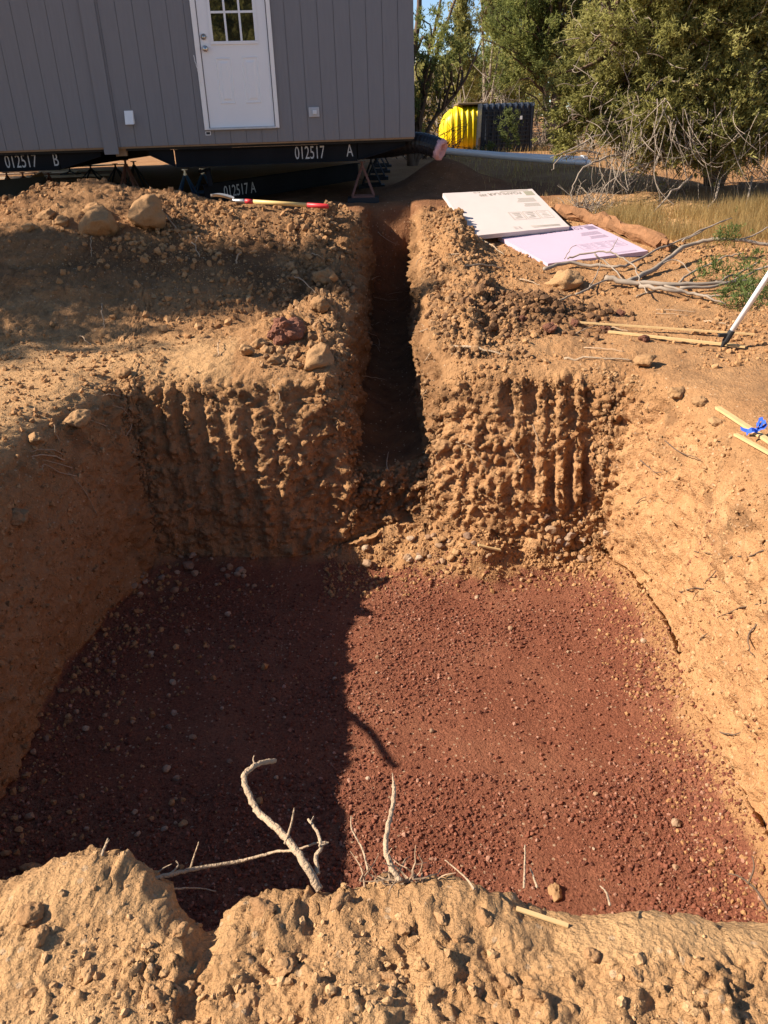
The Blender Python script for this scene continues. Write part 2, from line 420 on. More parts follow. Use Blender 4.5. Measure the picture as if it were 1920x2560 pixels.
CREST_PX = [(-260, 520), (0, 505), (90, 472), (200, 456), (330, 470), (430, 492), (540, 512), (640, 518), (740, 530), (820, 545), (900, 556)]
CREST = np.array([ony(a, b, 9.4) for a, b in CREST_PX])
def ground_h(x, y):
    z = np.interp(y, [-10, 5.8, 7.2, 9, 10.2, 11.3, 14, 26, 45, 80, 150], [-.1, 0, .09, .30, .52, .74, .80, 1.05, 1.45, 2.2, 3.5])
    # spoil mound, left of the trench
    cz = np.interp(x, CREST[:, 0], CREST[:, 2])
    base = np.interp(y, [6.2, 9.4, 10.8], [.04, .36, .66])
    f0 = np.interp(x, [-6, -3.2, -1.8, -.9, -.2], [6.3, 6.4, 6.8, 7.4, 8.6])      # foot of the slope
    t = np.clip((y - f0) / (9.3 - f0), 0, 1); up = t * t * (3 - 2 * t)
    up = .55 * up + .45 * np.clip(t * 1.05, 0, 1)
    dn = 1 - sst(9.5, 10.9, y)
    side = 1 - sst(-.75, -.25, x - .035 * (y - 5.7))
    z = z + np.maximum(cz - base, 0) * up * dn * side * (1 - sst(-6.5, -12, -(-x)) if False else 1.0)
    # ledge of crumbs along the left edge of the trench
    tx = x - .035 * np.clip(y - 5.7, 0, 6)
    z = z + .10 * np.exp(-((tx + .62) / .22) ** 2) * sst(6.2, 7.0, y) * (1 - sst(9.6, 10.6, y))
    # low berm along the right edge
    z = z + .13 * np.exp(-((tx - .78) / .22) ** 2) * sst(6.2, 7.0, y) * (1 - sst(10.0, 11.0, y))
    z = z + .17 * np.exp(-(((x - .85) / .42) ** 2 + ((y - 9.4) / .8) ** 2))
    # heap of moist soil, right of the trench
    z = z + .17 * np.exp(-(((x - 1.35) / .42) ** 2 + ((y - 6.95) / .33) ** 2)) + .07 * np.exp(-(((x - .95) / .3) ** 2 + ((y - 7.6) / .35) ** 2))
    # heap under the corner of the house
    z = z + .44 * np.exp(-(((x - 1.05) / .75) ** 2 + ((y - 12.8) / .75) ** 2))
    return z
def fg_bump(x, y):
    z = .10 * np.exp(-(((x + .78) / .22) ** 2 + ((y - 1.36) / .16) ** 2))
    z = z + .05 * np.exp(-(((x - .02) / .22) ** 2 + ((y - 1.3) / .09) ** 2))
    z = z - .06 * np.exp(-(((x + .50) / .06) ** 2 + ((y - 1.36) / .14) ** 2))
    z = z - .035 * np.exp(-(((x + .44) / .035) ** 2)) * sst(.9, 1.1, y)
    return z

def grid_normals(P):
    du = np.gradient(P, axis=1); dv = np.gradient(P, axis=0)
    n = np.cross(du, dv); n /= (np.linalg.norm(n, axis=2, keepdims=True) + 1e-9); return n
def grid_faces(r, c):
    i = np.arange(r * c, dtype=np.int32).reshape(r, c)
    return np.stack([i[:-1, :-1], i[:-1, 1:], i[1:, 1:], i[1:, :-1]], -1).reshape(-1, 4)
def split_object(name, V, F, sel, attrs, kind='structure', label=None):
    f = F[sel]; used, inv = np.unique(f, return_inverse=True)
    me = np_mesh(name, V[used], inv.reshape(-1, 4), SOIL, True, {k: a[used] for k, a in attrs.items()})
    o = link(name, me); o['kind'] = kind
    if label: o['label'] = label
    return o

def main_terrain():
    cx, cu, ct = cols_main(); ry, rv = rows_main()
    X, Y = np.meshgrid(cx, ry); U, Vv = np.meshgrid(cu, rv); T, _ = np.meshgrid(ct, rv)
    g = ground_h(X, Y)
    tw = T * sst(5.3, 5.7, Y) * (1 - sst(11.0, 11.35, Y))
    trf = np.interp(Y, [5.7, 8, 11.2], [-.90, -.66, -.36]) + .13 * np.clip(np.abs(X - .05) / .27, 0, 1) ** 2
    Dout = np.maximum(g - trf, 0) * tw
    # rounded trench bottom
    s = np.minimum(U, Vv)
    Din = g - FLOOR
    Z = g - (Dout + (Din - Dout) * s)
    inpit = s
    # warps: wobbling plan of the pit and trench
    wl = np.exp(-((X + 2.2) / .7) ** 2) * (1 - sst(6.0, 6.6, Y))
    Xw = X + wl * np.interp(Y, [1.2, 3, 4.3, 5.0, 5.6], [.0, -.08, -.10, .02, .22])
    wr = np.exp(-((X - 2.05) / .6) ** 2) * (1 - sst(6.0, 6.6, Y))
    Xw = Xw + wr * np.interp(Y, [1.2, 2.7, 3.6, 4.4, 5.0, 5.6], [-.14, -.10, -.04, .05, -.02, -.22])
    fl_ = np.exp(-((Y - 5.75) / .35) ** 2) * (1 - .75 * T); Xw = Xw + fl_ * (.13 * np.exp(-((X - .45) / .16) ** 2) - .05 * np.exp(-((X + .35) / .16) ** 2))
    Xw = Xw + .035 * np.clip(Y - 5.7, 0, 6) * np.exp(-((X - .06) / .8) ** 2)
    Yw = Y + np.exp(-((Y - 5.8) / .35) ** 2) * (np.interp(X, [-2.3, -.3, .2, .5, 1.2, 1.9, 3], [.0, .03, 0, -.16, -.26, -.36, -.3]))
    Yw = Yw + np.exp(-((Y - 5.8) / .35) ** 2) * np.where(U > .5, .06 * np.sin(X * 3.1 + 1) , 0)
    # the bank leans back towards its top, most beside the trench mouth on the right
    Yw = Yw + np.exp(-((Y - 5.8) / .5) ** 2) * (1 - s) * np.interp(X, [-2.1, -1, -.4, .0, .5, 1.2, 1.8, 2.2], [.02, .08, .14, .05, .26, .24, .12, .05])
    P = np.stack([Xw, Yw, Z], -1)
    # aprons of slumped soil at the foot of the walls
    dl = X + 2.05; dr = 1.88 - X; df = 5.55 - Y
    ap = .22 * np.exp(-np.clip(dr, 0, 9) / .19) + .05 * np.exp(-np.clip(dl, 0, 9) / .12) + .10 * np.exp(-np.clip(df, 0, 9) / .13)
    ap = ap + .24 * np.exp(-(((X - .05) / .42) ** 2 + ((Y - 5.62) / .17) ** 2)) + .17 * np.exp(-(((X - .42) / .30) ** 2 + ((Y - 5.48) / .24) ** 2)) + .28 * np.exp(-(((X - .78) / .26) ** 2 + ((Y - 5.42) / .22) ** 2)) + .10 * np.exp(-(((X - 1.2) / .35) ** 2 + ((Y - 5.4) / .2) ** 2))
    infl = sst(.9, 1.0, s)
    P[..., 2] += ap * infl
    N = grid_normals(P)
    r, c = X.shape; p = P.reshape(-1, 3).astype(np.float32); n = N.reshape(-1, 3)
    sf = s.ravel(); x = X.ravel(); y = Y.ravel(); tf = (T * sst(5.5, 5.8, Y) * (1 - sst(11.0, 11.3, Y))).ravel()
    wallpit = sst(.02, .12, sf) * (1 - sst(.985, .999, sf))
    isfloor = sst(.96, 1.0, sf)
    trw = sst(.02, .15, tf * (1 - sf)) * (1 - sst(.985, 1, tf))
    wall = np.maximum(wallpit, trw * (sf < .5))
    farm = wallpit * (y > 5.3)
    rightm = wallpit * (x > 1.7) * (y < 5.5); leftm = wallpit * (x < -1.9) * (y < 5.5)
    ground = (1 - np.clip(wall + isfloor, 0, 1))
    vis = (y < 14) & (x > -7) & (x < 7)
    # --- scalar relief along the normal
    pw = p + .035 * np.stack([vn(p, 7, 71), vn(p, 7, 72), vn(p, 7, 73)], -1) + .012 * np.stack([vn(p, 21, 74), vn(p, 21, 75), vn(p, 21, 76)], -1)
    l1 = lumps(p, 1.7, 1); l2 = vn(pw, 4.6, 2); l3 = vn(pw, 11, 3); l4 = vn(pw, 26, 4); l5 = vn(pw, 52, 5); m1 = vn(p, 1.1, 9); m2 = vn(p, 3.0, 10)
    close = (y < 11) & (x > -5.5) & (x < 5) & (isfloor < .5)
    _, wv1, we1 = worley(pw, 7.5, 1, close); _, wv2, we2 = worley(pw, 19, 2, close)
    rough = np.clip(.5 + .9 * m1 + .5 * m2, 0, 1)
    chunk = (wv1 - .5) * we1; crumb = wv2 * we2 - .3
    hard = rough * sst(.0, .35, vn(p, 2.6, 12))            # patches where clods hang together
    rimz = np.exp(-((p[:, 2] - g.ravel() + .10) / .16) ** 2) * np.maximum(wall, .3)
    zq = p[:, 2]
    d = wall * (.040 * l1 + .008 * l2 + .010 * l3 + .006 * l4 + .004 * l5 + .012 * crumb * (.3 + rough) + .020 * chunk * hard)
    rgt = sst(.2, .5, x); upz = sst(-1.1, -.3, zq)
    d += farm * (.010 * l2 + .008 * l3 + .007 * l4 + .005 * l5 + .020 * crumb * (.25 + rough) + (.008 + .014 * rgt) * chunk * hard * upz)
    d += farm * rgt * (.034 * chunk * (.3 + hard) + .015 * l2 + .006 * l3 + .008 * crumb)
    d += farm * sst(-.9, -.5, x) * (1 - rgt) * (.03 * chunk + .02 * l2)
    d += (rightm + leftm) * (.010 * l3 + .008 * l4 + .006 * l5 + .014 * crumb * rough + .03 * chunk * sst(.25, .6, vn(p, 1.5, 14)))
    d += rimz * (.055 * chunk + .032 * crumb + .03 * l2)
    d += trw * (.050 * chunk + .028 * crumb + .03 * l2)
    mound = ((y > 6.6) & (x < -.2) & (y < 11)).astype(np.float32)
    d += ground * vis * (.026 * m2 + .010 * l2 + .006 * l3 + .003 * l4 + .008 * crumb * rough)
    d += ground * mound * (.022 * l2 + .030 * chunk * hard + .020 * crumb)
    berm = np.exp(-((x - .035 * np.clip(y - 5.7, 0, 6) - .75) / .35) ** 2) * ((y > 5.9) & (y < 11))
    berm2 = np.exp(-((x - .035 * np.clip(y - 5.7, 0, 6) + .6) / .3) ** 2) * ((y > 5.9) & (y < 10.5))
    heap = np.exp(-(((x - 1.3) / .55) ** 2 + ((y - 7.0) / .5) ** 2))
    d += ground * np.clip(berm + berm2 + heap, 0, 1) * (.05 * l2 + .02 * l3 + .075 * chunk + .04 * crumb)
    d += isfloor * (.012 * m2 + .008 * l2 + .004 * l3)
    d += isfloor * np.clip(ap.ravel() * 5, 0, 1) * (.03 * l3 + .012 * l4)
    # --- bucket-tooth marks down the far wall: smeared flat troughs between crumbling ridges
    zr = p[:, 2]
    def tri(u): return np.abs(((u + vn(p * np.array([1, 1, .2], np.float32), 1.6, 31) * .35 + vn(p, 14, 32) * .05) % 1.0) - .5) * 2
    gl = sst(-2.0, -1.85, x) * (1 - sst(-.85, -.45, x)) * (1 - .5 * sst(-.45, -.05, zr)) * np.clip(.8 + .8 * vn(p, 1.7, 33), .3, 1)
    gr = sst(.85, 1.0, x) * (1 - sst(1.70, 1.80, x)) * sst(-1.25, -.85, zr) * (1 - .7 * sst(-.25, -.02, zr)) * np.clip(.8 + .9 * vn(p, 2.2, 34), .25, 1)
    rl = sst(.42, .60, tri(x / .20)); rr_ = sst(.40, .66, tri(x / .19 + .3))
    smear = farm * np.clip(gl * (1 - rl) + gr * (1 - rr_), 0, 1)
    d = d * (1 - .8 * smear) + farm * gl * (rl * .050 - .026) + farm * gr * (rr_ * .085 - .055)
    jit = wall * (1 - .8 * smear) * (1 - .35 * farm)
    q = p + n * d[:, None]
    # sideways jitter so that lumps overhang
    q[:, 0] += jit * (.014 * vn(p, 6, 41) + .010 * vn(p, 17, 42) + .006 * vn(p, 40, 45)); q[:, 1] += jit * (.014 * vn(p, 6, 43) + .010 * vn(p, 17, 44) + .006 * vn(p, 40, 46))
    # --- soil kinds
    nn = vn(p, 2.2, 21); n2 = vn(p, 7, 22)
    dep = g.ravel() - zr
    sub = wall * sst(.15, .6, dep + .25 * nn) * .9
    sub *= 1 - .35 * (farm * (x < 0) + leftm)
    sub = np.maximum(sub, rightm * sst(-.05, .35, dep + .2 * nn))
    sub = np.maximum(sub, ground * sst(.6, 2.6, x) * (y > 4.0) * (y < 11) * .40 * (.7 + .5 * nn))
    dark = wall * sst(.1, .5, n2 * .7 + .35 * nn) * (1 - sst(.25, .7, dep)) * .65
    dark = np.maximum(dark, ground * heap * sst(.25, .6, heap + .3 * n2) * .95)
    dark = np.maximum(dark, ground * berm * sst(0.0, .5, nn + .3 * n2) * .75)
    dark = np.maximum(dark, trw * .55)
    dark = np.maximum(dark, tf * (1 - sf) * (1 - trw) * 1.0)  # trench floor colour darkened, standing in for its deep shade
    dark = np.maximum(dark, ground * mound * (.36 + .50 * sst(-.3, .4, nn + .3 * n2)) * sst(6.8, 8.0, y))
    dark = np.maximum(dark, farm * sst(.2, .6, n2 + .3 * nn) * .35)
    red = sst(10.6, 11.2, y) * (1 - sst(13.5, 15, y) * .85) * (1 - sst(2.2, 3.4, x) * .8)
    red = np.maximum(red, leftm * .25)
    pale = ground * (1 - sst(6.3, 6.9, y)) * (x < -1.2) * .6
    pale = np.maximum(pale, ground * sst(2.2, 2.8, x) * sst(9.0, 9.5, y) * (1 - sst(11.0, 11.6, y)) * .8)
    cin = isfloor * sst(.55, .40, ap.ravel() * 4.2 + .12 * nn + .14 * n2)
    cin = isfloor * (1 - sst(.34, .58, ap.ravel() * 4.2 + .12 * nn + .14 * n2))
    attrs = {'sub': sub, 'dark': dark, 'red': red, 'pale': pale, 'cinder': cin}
    F = grid_faces(r, c)
    fs = sf[F].mean(1); ft = (tf * (1 - sf))[F].mean(1); fy = y[F].mean(1); fx = x[F].mean(1)
    floor = fs > .985
    pitw = (fs > .02) & ~floor
    tren = (ft > .03) & ~floor & ~pitw & (fy < 11.5)
    mnd = (~floor & ~pitw & ~tren) & (fx < -.45) & (fx > -7) & (fy > 6.4) & (fy < 10.9)
    rest = ~(floor | pitw | tren | mnd)
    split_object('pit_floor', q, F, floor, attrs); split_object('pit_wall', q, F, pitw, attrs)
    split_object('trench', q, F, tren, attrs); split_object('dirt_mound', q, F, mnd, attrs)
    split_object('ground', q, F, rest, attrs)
    return cx, ry, q.reshape(r, c, 3), dict(s=sf, wall=wall, far=farm, x=x, y=y, trw=trw, n=n)
CX, RY, QM, AM = main_terrain()

def fg_terrain():
    k = np.linspace(-1.25, 1.25, 430)
    cx = np.concatenate([seg(-30, -3, 8), seg(-3, -1.25, 40), k, seg(1.26, 3, 40), seg(3, 30, 9)])
    p_, s_ = wall_prof(70, .30, 1.7)
    ry = np.concatenate([seg(-12, -.6, 10), seg(-.6, .72, 60), seg(.72, 1.13, 100), 1.13 + .28 * p_, [1.411, 1.43]])
    rv = np.concatenate([np.zeros(170), s_, [1, 1]])
    X, Y = np.meshgrid(cx, ry); _, Vv = np.meshgrid(cx, rv)
    U = sst(-2.35, -2.1, X) * (1 - sst(1.9, 2.2, X))
    s = np.minimum(U, Vv)
    g = ground_h(X, Y) + fg_bump(X, Y)
    Z = g - (g - FLOOR + .03) * s
    near = sst(.6, 1.1, Y)
    rim = np.interp(X, [-1.6, -.95, -.80, -.62, -.53, -.46, -.36, -.28, -.1, 0, .12, .3, .45, .83, 1.4],
                    [.06, .075, .085, .07, .0, -.03, .0, .03, .02, .03, .0, -.03, -.05, -.09, -.10])
    Yw = Y + near * rim
    P = np.stack([X, Yw, Z], -1); N = grid_normals(P)
    r, c = X.shape; p = P.reshape(-1, 3).astype(np.float32); n = N.reshape(-1, 3); sf = s.ravel()
    x, y = X.ravel(), Yw.ravel()
    wall = sst(.05, .3, sf)
    pw = p + .018 * np.stack([vn(p, 14, 71), vn(p, 14, 72), vn(p, 14, 73)], -1)
    l1 = lumps(p, 3.2, 51); l2 = vn(pw, 8, 52); l3 = vn(pw, 19, 53); l4 = vn(pw, 45, 54); l5 = vn(pw, 95, 58); m1 = vn(p, 2.1, 55)
    cl = (np.abs(x) < 1.4) & (y > .5)
    _, wv1, we1 = worley(pw, 13, 3, cl); _, wv2, we2 = worley(pw, 34, 4, cl)
    chunk = (wv1 - .5) * we1; crumb = wv2 * we2 - .3
    # smooth crust on the right and along a strip; crumbly elsewhere
    crust = sst(.18, .5, x) * sst(1.0, 1.08, y + .05 * m1)
    crust = np.maximum(crust, (1 - sst(-.62, -.42, x + .1 * m1)) * (1 - sst(.98, 1.03, y)))
    crust = np.maximum(crust, sst(.1, .5, m1) * .55)
    ro = 1 - .85 * crust
    d = .022 * l1 + ro * (.018 * l2 + .012 * l3 + .006 * l4 + .003 * l5 + .036 * chunk * sst(-.25, .3, m1 + l2) + .018 * crumb * (.4 + .6 * sst(-.3, .3, l2))) + .0016 * l5 + .003 * l3
    # shallow cracked plates in the crust
    _, wv3, we3 = worley(pw * np.array([1, 1, .4], np.float32), 6.5, 6, cl)
    d += crust * (.014 * (wv3 - .5) * sst(.0, .25, we3) - .006 * (1 - sst(.0, .12, we3)) * sst(-.2, .2, vn(p, 3, 57)))
    q = p + n * d[:, None]
    q[:, 0] += (.010 * vn(p, 14, 61) + .006 * vn(p, 33, 62)) * ro; q[:, 1] += (.010 * vn(p, 14, 63) + .006 * vn(p, 33, 64)) * ro
    z = np.zeros(len(p))
    attrs = {'sub': wall * .5, 'dark': z, 'red': z, 'pale': .45 + .5 * crust, 'cinder': z}
    F = grid_faces(r, c)
    split_object('foreground_bank', q, F, np.ones(len(F), bool), attrs)
    return cx, ry, q.reshape(r, c, 3)
CXF, RYF, QF = fg_terrain()

def surf(x, y):
    """surface point near plan position (arrays ok)"""
    x = np.atleast_1d(np.asarray(x, float)); y = np.atleast_1d(np.asarray(y, float))
    def samp(cx, ry, Q):
        u = np.interp(x, cx, np.arange(len(cx))); v = np.interp(y, ry, np.arange(len(ry)))
        i = np.clip(u.astype(int), 0, len(cx) - 2); j = np.clip(v.astype(int), 0, len(ry) - 2); fu = (u - i)[:, None]; fv = (v - j)[:, None]
        return (Q[j, i] * (1 - fu) + Q[j, i + 1] * fu) * (1 - fv) + (Q[j + 1, i] * (1 - fu) + Q[j + 1, i + 1] * fu) * fv
    a = samp(CX, RY, QM); b = samp(CXF, RYF, QF)
    return np.where((y < 1.42)[:, None], b, a)
def gz(x, y): return float(surf(x, y)[0][2])
# ray casting from photo pixels onto the finished terrain, to find where things stand
from mathutils.bvhtree import BVHTree
def _bvh():
    V, F, b = [], [], 0
    for Q, st in ((QM, 2), (QF, 3)):
        q = Q[::st, ::st]; r, c, _ = q.shape; V.append(q.reshape(-1, 3)); F.append(grid_faces(r, c) + b); b += r * c
    return BVHTree.FromPolygons(np.concatenate(V).tolist(), np.concatenate(F).tolist())
BVH = _bvh()
def hit(px, py):
    d = Vector(ray(px, py)).normalized()
    h = BVH.ray_cast(Vector((0, 0, CAMH)), d)
    return np.array(h[0]) if h[0] is not None else onz(px, py, .8)
def pxm(p):
    """metres per photo pixel at a point"""
    q = RN.T @ (np.array(p) - np.array([0, 0, CAMH])); return -q[2] / FPX
#@@OBJECTS@@
# ------------------------------------------------------------------ the house
M_SIDING = simple('grey_siding_paint', (0.188, 0.188, 0.202), 0.62, var=0.10, scale=3, bump=0.0015, bscale=60, stretch=(14, 14, 1.2), spec=0.3)
def splash(m):
    nt = m.node_tree; g = G(nt); b = nt.nodes['Principled BSDF']; src = b.inputs['Base Color'].links[0].from_socket
    P = g.pos(); sx = g.n('ShaderNodeSeparateXYZ'); g.l(P, sx.inputs[0])
    h = g.math('ADD', sx.outputs[2], g.math('MULTIPLY', g.noise(P, 3.5, 5, .7), .5))
    f = g.math('MULTIPLY', g.ramp(h, 0.0, 1.0), 1.0)
    r = g.n('ShaderNodeMapRange'); g.l(h, r.inputs[0]); r.inputs[1].default_value = 1.70; r.inputs[2].default_value = 2.15; r.inputs[3].default_value = .34; r.inputs[4].default_value = 0.0
    k = g.math('MULTIPLY', r.outputs[0], g.ramp(g.noise(P, 40, 3, .7), .35, .7))
    g.l(g.mix(k, src, (.30, .22, .15)), b.inputs['Base Color'])
splash(M_SIDING)
M_WHITE = simple('white_door_paint', (0.76, 0.77, 0.79), 0.42, var=0.03, scale=3)
M_CASING = simple('white_trim_paint', (0.80, 0.79, 0.78), 0.5, var=0.04, scale=5)
M_STEEL = simple('black_beam_paint', (0.011, 0.0115, 0.0135), 0.8, var=0.5, scale=3, bump=0.001, bscale=70, spec=0.12)
M_RUSTY = simple('red_brown_pier_paint', (0.17, 0.075, 0.055), 0.7, var=0.35, scale=12)
M_BLUE = simple('blue_pier_paint', (0.045, 0.10, 0.19), 0.6, var=0.3, scale=12)
M_BLACKP = simple('black_pier_paint', (0.018, 0.018, 0.02), 0.7, var=0.3, scale=12)
M_STENCIL = simple('chalky_white_stencil', (0.46, 0.46, 0.45), 0.9, var=0.45, scale=22)
M_UNDER = simple('black_underbelly_sheet', (0.014, 0.014, 0.016), 0.7, var=0.4, scale=2)
M_WOOD = simple('raw_framing_lumber', (0.26, 0.16, 0.085), 0.8, var=0.3, scale=10)
M_CHROME = simple('brushed_nickel', (0.55, 0.50, 0.44), 0.3, 1.0, var=0.1)
M_GREYBOX = simple('grey_weather_cover', (0.42, 0.43, 0.46), 0.35, var=0.1, spec=0.5)
M_ROOF = simple('dark_shingle', (0.06, 0.06, 0.065), 0.9, var=0.4, scale=20)
M_PRINTW = simple('sticker_print', (0.03, 0.03, 0.035), 0.6)
def glass_material():
    m, nt, b = mkmat('dark_window_glass')
    b.inputs['Base Color'].default_value = (0.012, 0.013, 0.010, 1); b.inputs['Roughness'].default_value = 0.02
    b.inputs['IOR'].default_value = 1.9; b.inputs['Specular IOR Level'].default_value = 0.8
    return m
M_GLASS = glass_material()

HX, HY, ZB, ZT = 0.583, 11.5, 1.53, 3.9
HL = HX - 8.55
YAW = radians(5.9)
_hi = (Matrix.Translation((HX, HY, 0)) @ Matrix.Rotation(YAW, 4, 'Z') @ Matrix.Translation((-HX, -HY, 0))).inverted()
_ho = np.array(_hi @ Vector((0, 0, CAMH))); _hr = np.array(_hi.to_3x3())
def hp(px, py, y):
    """where a photo pixel meets a plane parallel to the house front, in the house's own unturned frame"""
    d = _hr @ ray(px, py); return _ho + d * ((y - _ho[1]) / d[1])
house = thing('manufactured_house', 'grey panelled house end with white door, raised on steel piers', 'house', (HX, HY, 0))
MB().box((HL, HY + .012, ZB + .004), (HX - .003, 23.5, ZT)).build('wall', M_SIDING, house)
# door numbers come from where the door stands on the wall
def wp(px, py, y=HY - .03): return hp(px, py, y)
CX0, CX1 = hp(512, 326, HY - .036)[0], hp(699, 319, HY - .036)[0]; CZ0 = (hp(512, 326, HY - .036)[2] + hp(699, 319, HY - .036)[2]) / 2; CZT = CZ0 + 2.13
DX0, DX1 = CX0 + .072, CX1 - .062; DZ0 = CZ0 + .025
pitch = .2035; k = 0
while HX - pitch * k > HL + .1:
    b_ = HX - pitch * k - .0024; a_ = HX - pitch * (k + 1) + .0024; k += 1
    mb = MB(); y0 = HY - .006
    def piece(x0, x1, z0, z1):
        if x1 - x0 > .004: mb.box((x0, y0, z0), (x1, HY + .010, z1))
    if b_ < DX0 or a_ > DX1: piece(a_, b_, ZB, ZT)
    else:
        piece(a_, min(b_, DX0), ZB, ZT); piece(max(a_, DX1), b_, ZB, ZT); piece(max(a_, DX0), min(b_, DX1), ZB, CZ0 + .004)
    mb.build('siding_board', M_SIDING, house)
mb = MB(); mb.box((hp(262, 388, HY - .03)[0], HY - .032, 1.445), (hp(298, 387, HY - .03)[0], HY - .0065, ZT)); mb.build('seam_board', M_SIDING, house, bevel=.003)
MB().box((HL, HY + .004, ZB - .022), (HX - .01, HY + .05, ZB - .001)).build('rim_board', M_WOOD, house)
MB().box((HL + .02, HY + .06, ZB - .05), (HX - .02, 23.4, ZB)).build('underbelly', M_UNDER, house)
MB().box((hp(291, 395, HY + .05)[0], HY + .055, 1.42), (hp(318, 395, HY + .05)[0], HY + .16, ZB - .023)).build('lumber_block', M_WOOD, house)
rm = MB(); RZ = ZT + 1.05; xm = (HL + HX) / 2
prof = [(HL - .3, ZT - .06), (xm, RZ), (HX + .25, ZT - .06), (HX + .25, ZT + .06), (xm, RZ + .14), (HL - .3, ZT + .06)]
rm.add([(x, HY - .12, z) for x, z in prof] + [(x, 23.8, z) for x, z in prof],
       [(0, 1, 4, 5), (1, 2, 3, 4), (11, 10, 7, 6), (10, 9, 8, 7), (0, 6, 7, 1), (1, 7, 8, 2), (5, 4, 10, 11), (4, 3, 9, 10), (2, 8, 9, 3), (0, 5, 11, 6)])
rm.build('roof', M_ROOF, house)
gm = MB(); gm.add([(HL, HY + .0, ZT - .002), (HX - .003, HY + .0, ZT - .002), (xm, HY + .0, RZ - .03), (HL, HY + .1, ZT - .002), (HX - .003, HY + .1, ZT - .002), (xm, HY + .1, RZ - .03)],
                  [(0, 1, 2), (3, 5, 4), (0, 3, 4, 1), (1, 4, 5, 2), (2, 5, 3, 0)])
gm.build('gable', M_SIDING, house)
# door with casing
cs = MB(); cs.box((CX0, HY - .036, CZ0), (DX0 - .012, HY - .0065, CZT)); cs.box((DX1 + .012, HY - .036, CZ0 + .0), (CX1, HY - .0065, CZT)); cs.box((DX0 - .012, HY - .034, CZT - .06), (DX1 + .012, HY - .0065, CZT))
cs.build('door_casing', M_CASING, house, bevel=.004)
MB().box((DX0 - .011, HY - .055, CZ0 - .004), (DX1 + .011, HY - .007, CZ0 + .022)).build('threshold', simple('sill_aluminium', (.52, .56, .62), .35, .6), house, bevel=.003)
door = MB().box((DX0, HY - .012, DZ0), (DX1, HY + .0075, CZT - .065)).build('door', M_WHITE, house)
gl0 = wp(527.5, 36.6); gl1 = wp(630.8, 33); gzb = wp(590, 102)[2]
GX0, GX1 = gl0[0] - .005, gl1[0] + .005
cw = (GX1 - GX0 - .05) / 3; rh = .295
fr = MB()
fw = .036; gtop = gzb + 3 * rh + .05
fr.box((GX0 - fw, HY - .026, gzb - fw), (GX1 + fw, HY - .0125, gzb)); fr.box((GX0 - fw, HY - .026, gtop), (GX1 + fw, HY - .0125, gtop + fw))
fr.box((GX0 - fw, HY - .026, gzb + .0005), (GX0, HY - .0125, gtop - .0005)); fr.box((GX1, HY - .026, gzb + .0005), (GX1 + fw, HY - .0125, gtop - .0005))
fr.build('window_frame', M_WHITE, door, bevel=.004)
for i in (1, 2):
    x = GX0 + i * cw + (i - 1) * .025
    MB().box((x, HY - .023, gzb + .001), (x + .025, HY - .0128, gtop - .001)).build('muntin', M_WHITE, door)
for j in (1, 2):
    z = gzb + j * rh + (j - 1) * .025
    MB().box((GX0 + .001, HY - .0215, z), (GX1 - .001, HY - .0131, z + .025)).build('muntin', M_WHITE, door)
for i in range(3):
    for j in range(3):
        x = GX0 + i * (cw + .025); z = gzb + j * (rh + .025)
        MB().box((x, HY - .0165, z), (x + cw, HY - .0122, z + rh)).build('pane', M_GLASS, door)
for (pa, pb_) in (((538, 144), (590, 260)), ((603, 141), (655, 258))):
    q0, q1 = wp(*pa), wp(*pb_); x0, x1, z0, z1 = q0[0], q1[0], q1[2], q0[2]
    pm = MB(); a, b = .022, .045
    V = []
    for ins, y in ((0, HY - .0122), (.012, HY - .020), (a, HY - .0126), (b, HY - .0126), (b + .02, HY - .021)):
        V += [(x0 + ins, y, z0 + ins), (x1 - ins, y, z0 + ins), (x1 - ins, y, z1 - ins), (x0 + ins, y, z1 - ins)]
    F = []
    for r in range(4):
        for q in range(4): F.append((r * 4 + q, r * 4 + (q + 1) % 4, r * 4 + 4 + (q + 1) % 4, r * 4 + 4 + q))
    F.append((16, 17, 18, 19)); pm.add(V, F); pm.build('raised_panel', M_WHITE, door)
for nm, pp, pr in (('deadbolt', (509, 92), [(.034, 0), (.034, .012), (.022, .016), (.021, .028), (.0, .03)]), ('knob', (513.7, 122), [(.036, 0), (.034, .01), (.014, .014), (.013, .03), (.03, .042), (.034, .055), (.026, .068), (.0, .072)])):
    c = wp(*pp, HY - .0125)
    MB().lathe(pr, 20, Matrix.Translation((c[0], HY - .0127, c[2])) @ Matrix.Rotation(pi / 2, 4, 'X')).build(nm, M_CHROME, door, smooth=True)
c0 = wp(309, 277); c1 = wp(337, 309)
mb = MB(); x0, x1, z0, z1 = c0[0], c1[0], c1[2], c0[2]
mb.add([(x0, HY - .0065, z0), (x1, HY - .0065, z0), (x1, HY - .0065, z1), (x0, HY - .0065, z1), (x0 + .004, HY - .085, z0 - .01), (x1 - .004, HY - .085, z0 - .01), (x1 - .004, HY - .025, z1), (x0 + .004, HY - .025, z1)],
       [(0, 3, 2, 1), (4, 5, 6, 7), (0, 1, 5, 4), (1, 2, 6, 5), (2, 3, 7, 6), (3, 0, 4, 7)])
mb.build('vent_hood', M_CASING, house, bevel=.003)
c0 = wp(771, 268); c1 = wp(799, 292)
ob = MB().box((c0[0], HY - .03, c1[2]), (c1[0], HY - .0065, c0[2])).build('outlet_cover', M_GREYBOX, house, bevel=.006)
MB().box((c0[0] + .05, HY - .055, c1[2] + .03), (c1[0] - .035, HY - .031, c0[2] - .035)).build('outlet_door', simple('clear_outlet_lid', (.62, .64, .68), .2), ob, bevel=.006)
c0 = wp(513, 329); c1 = wp(527, 338)
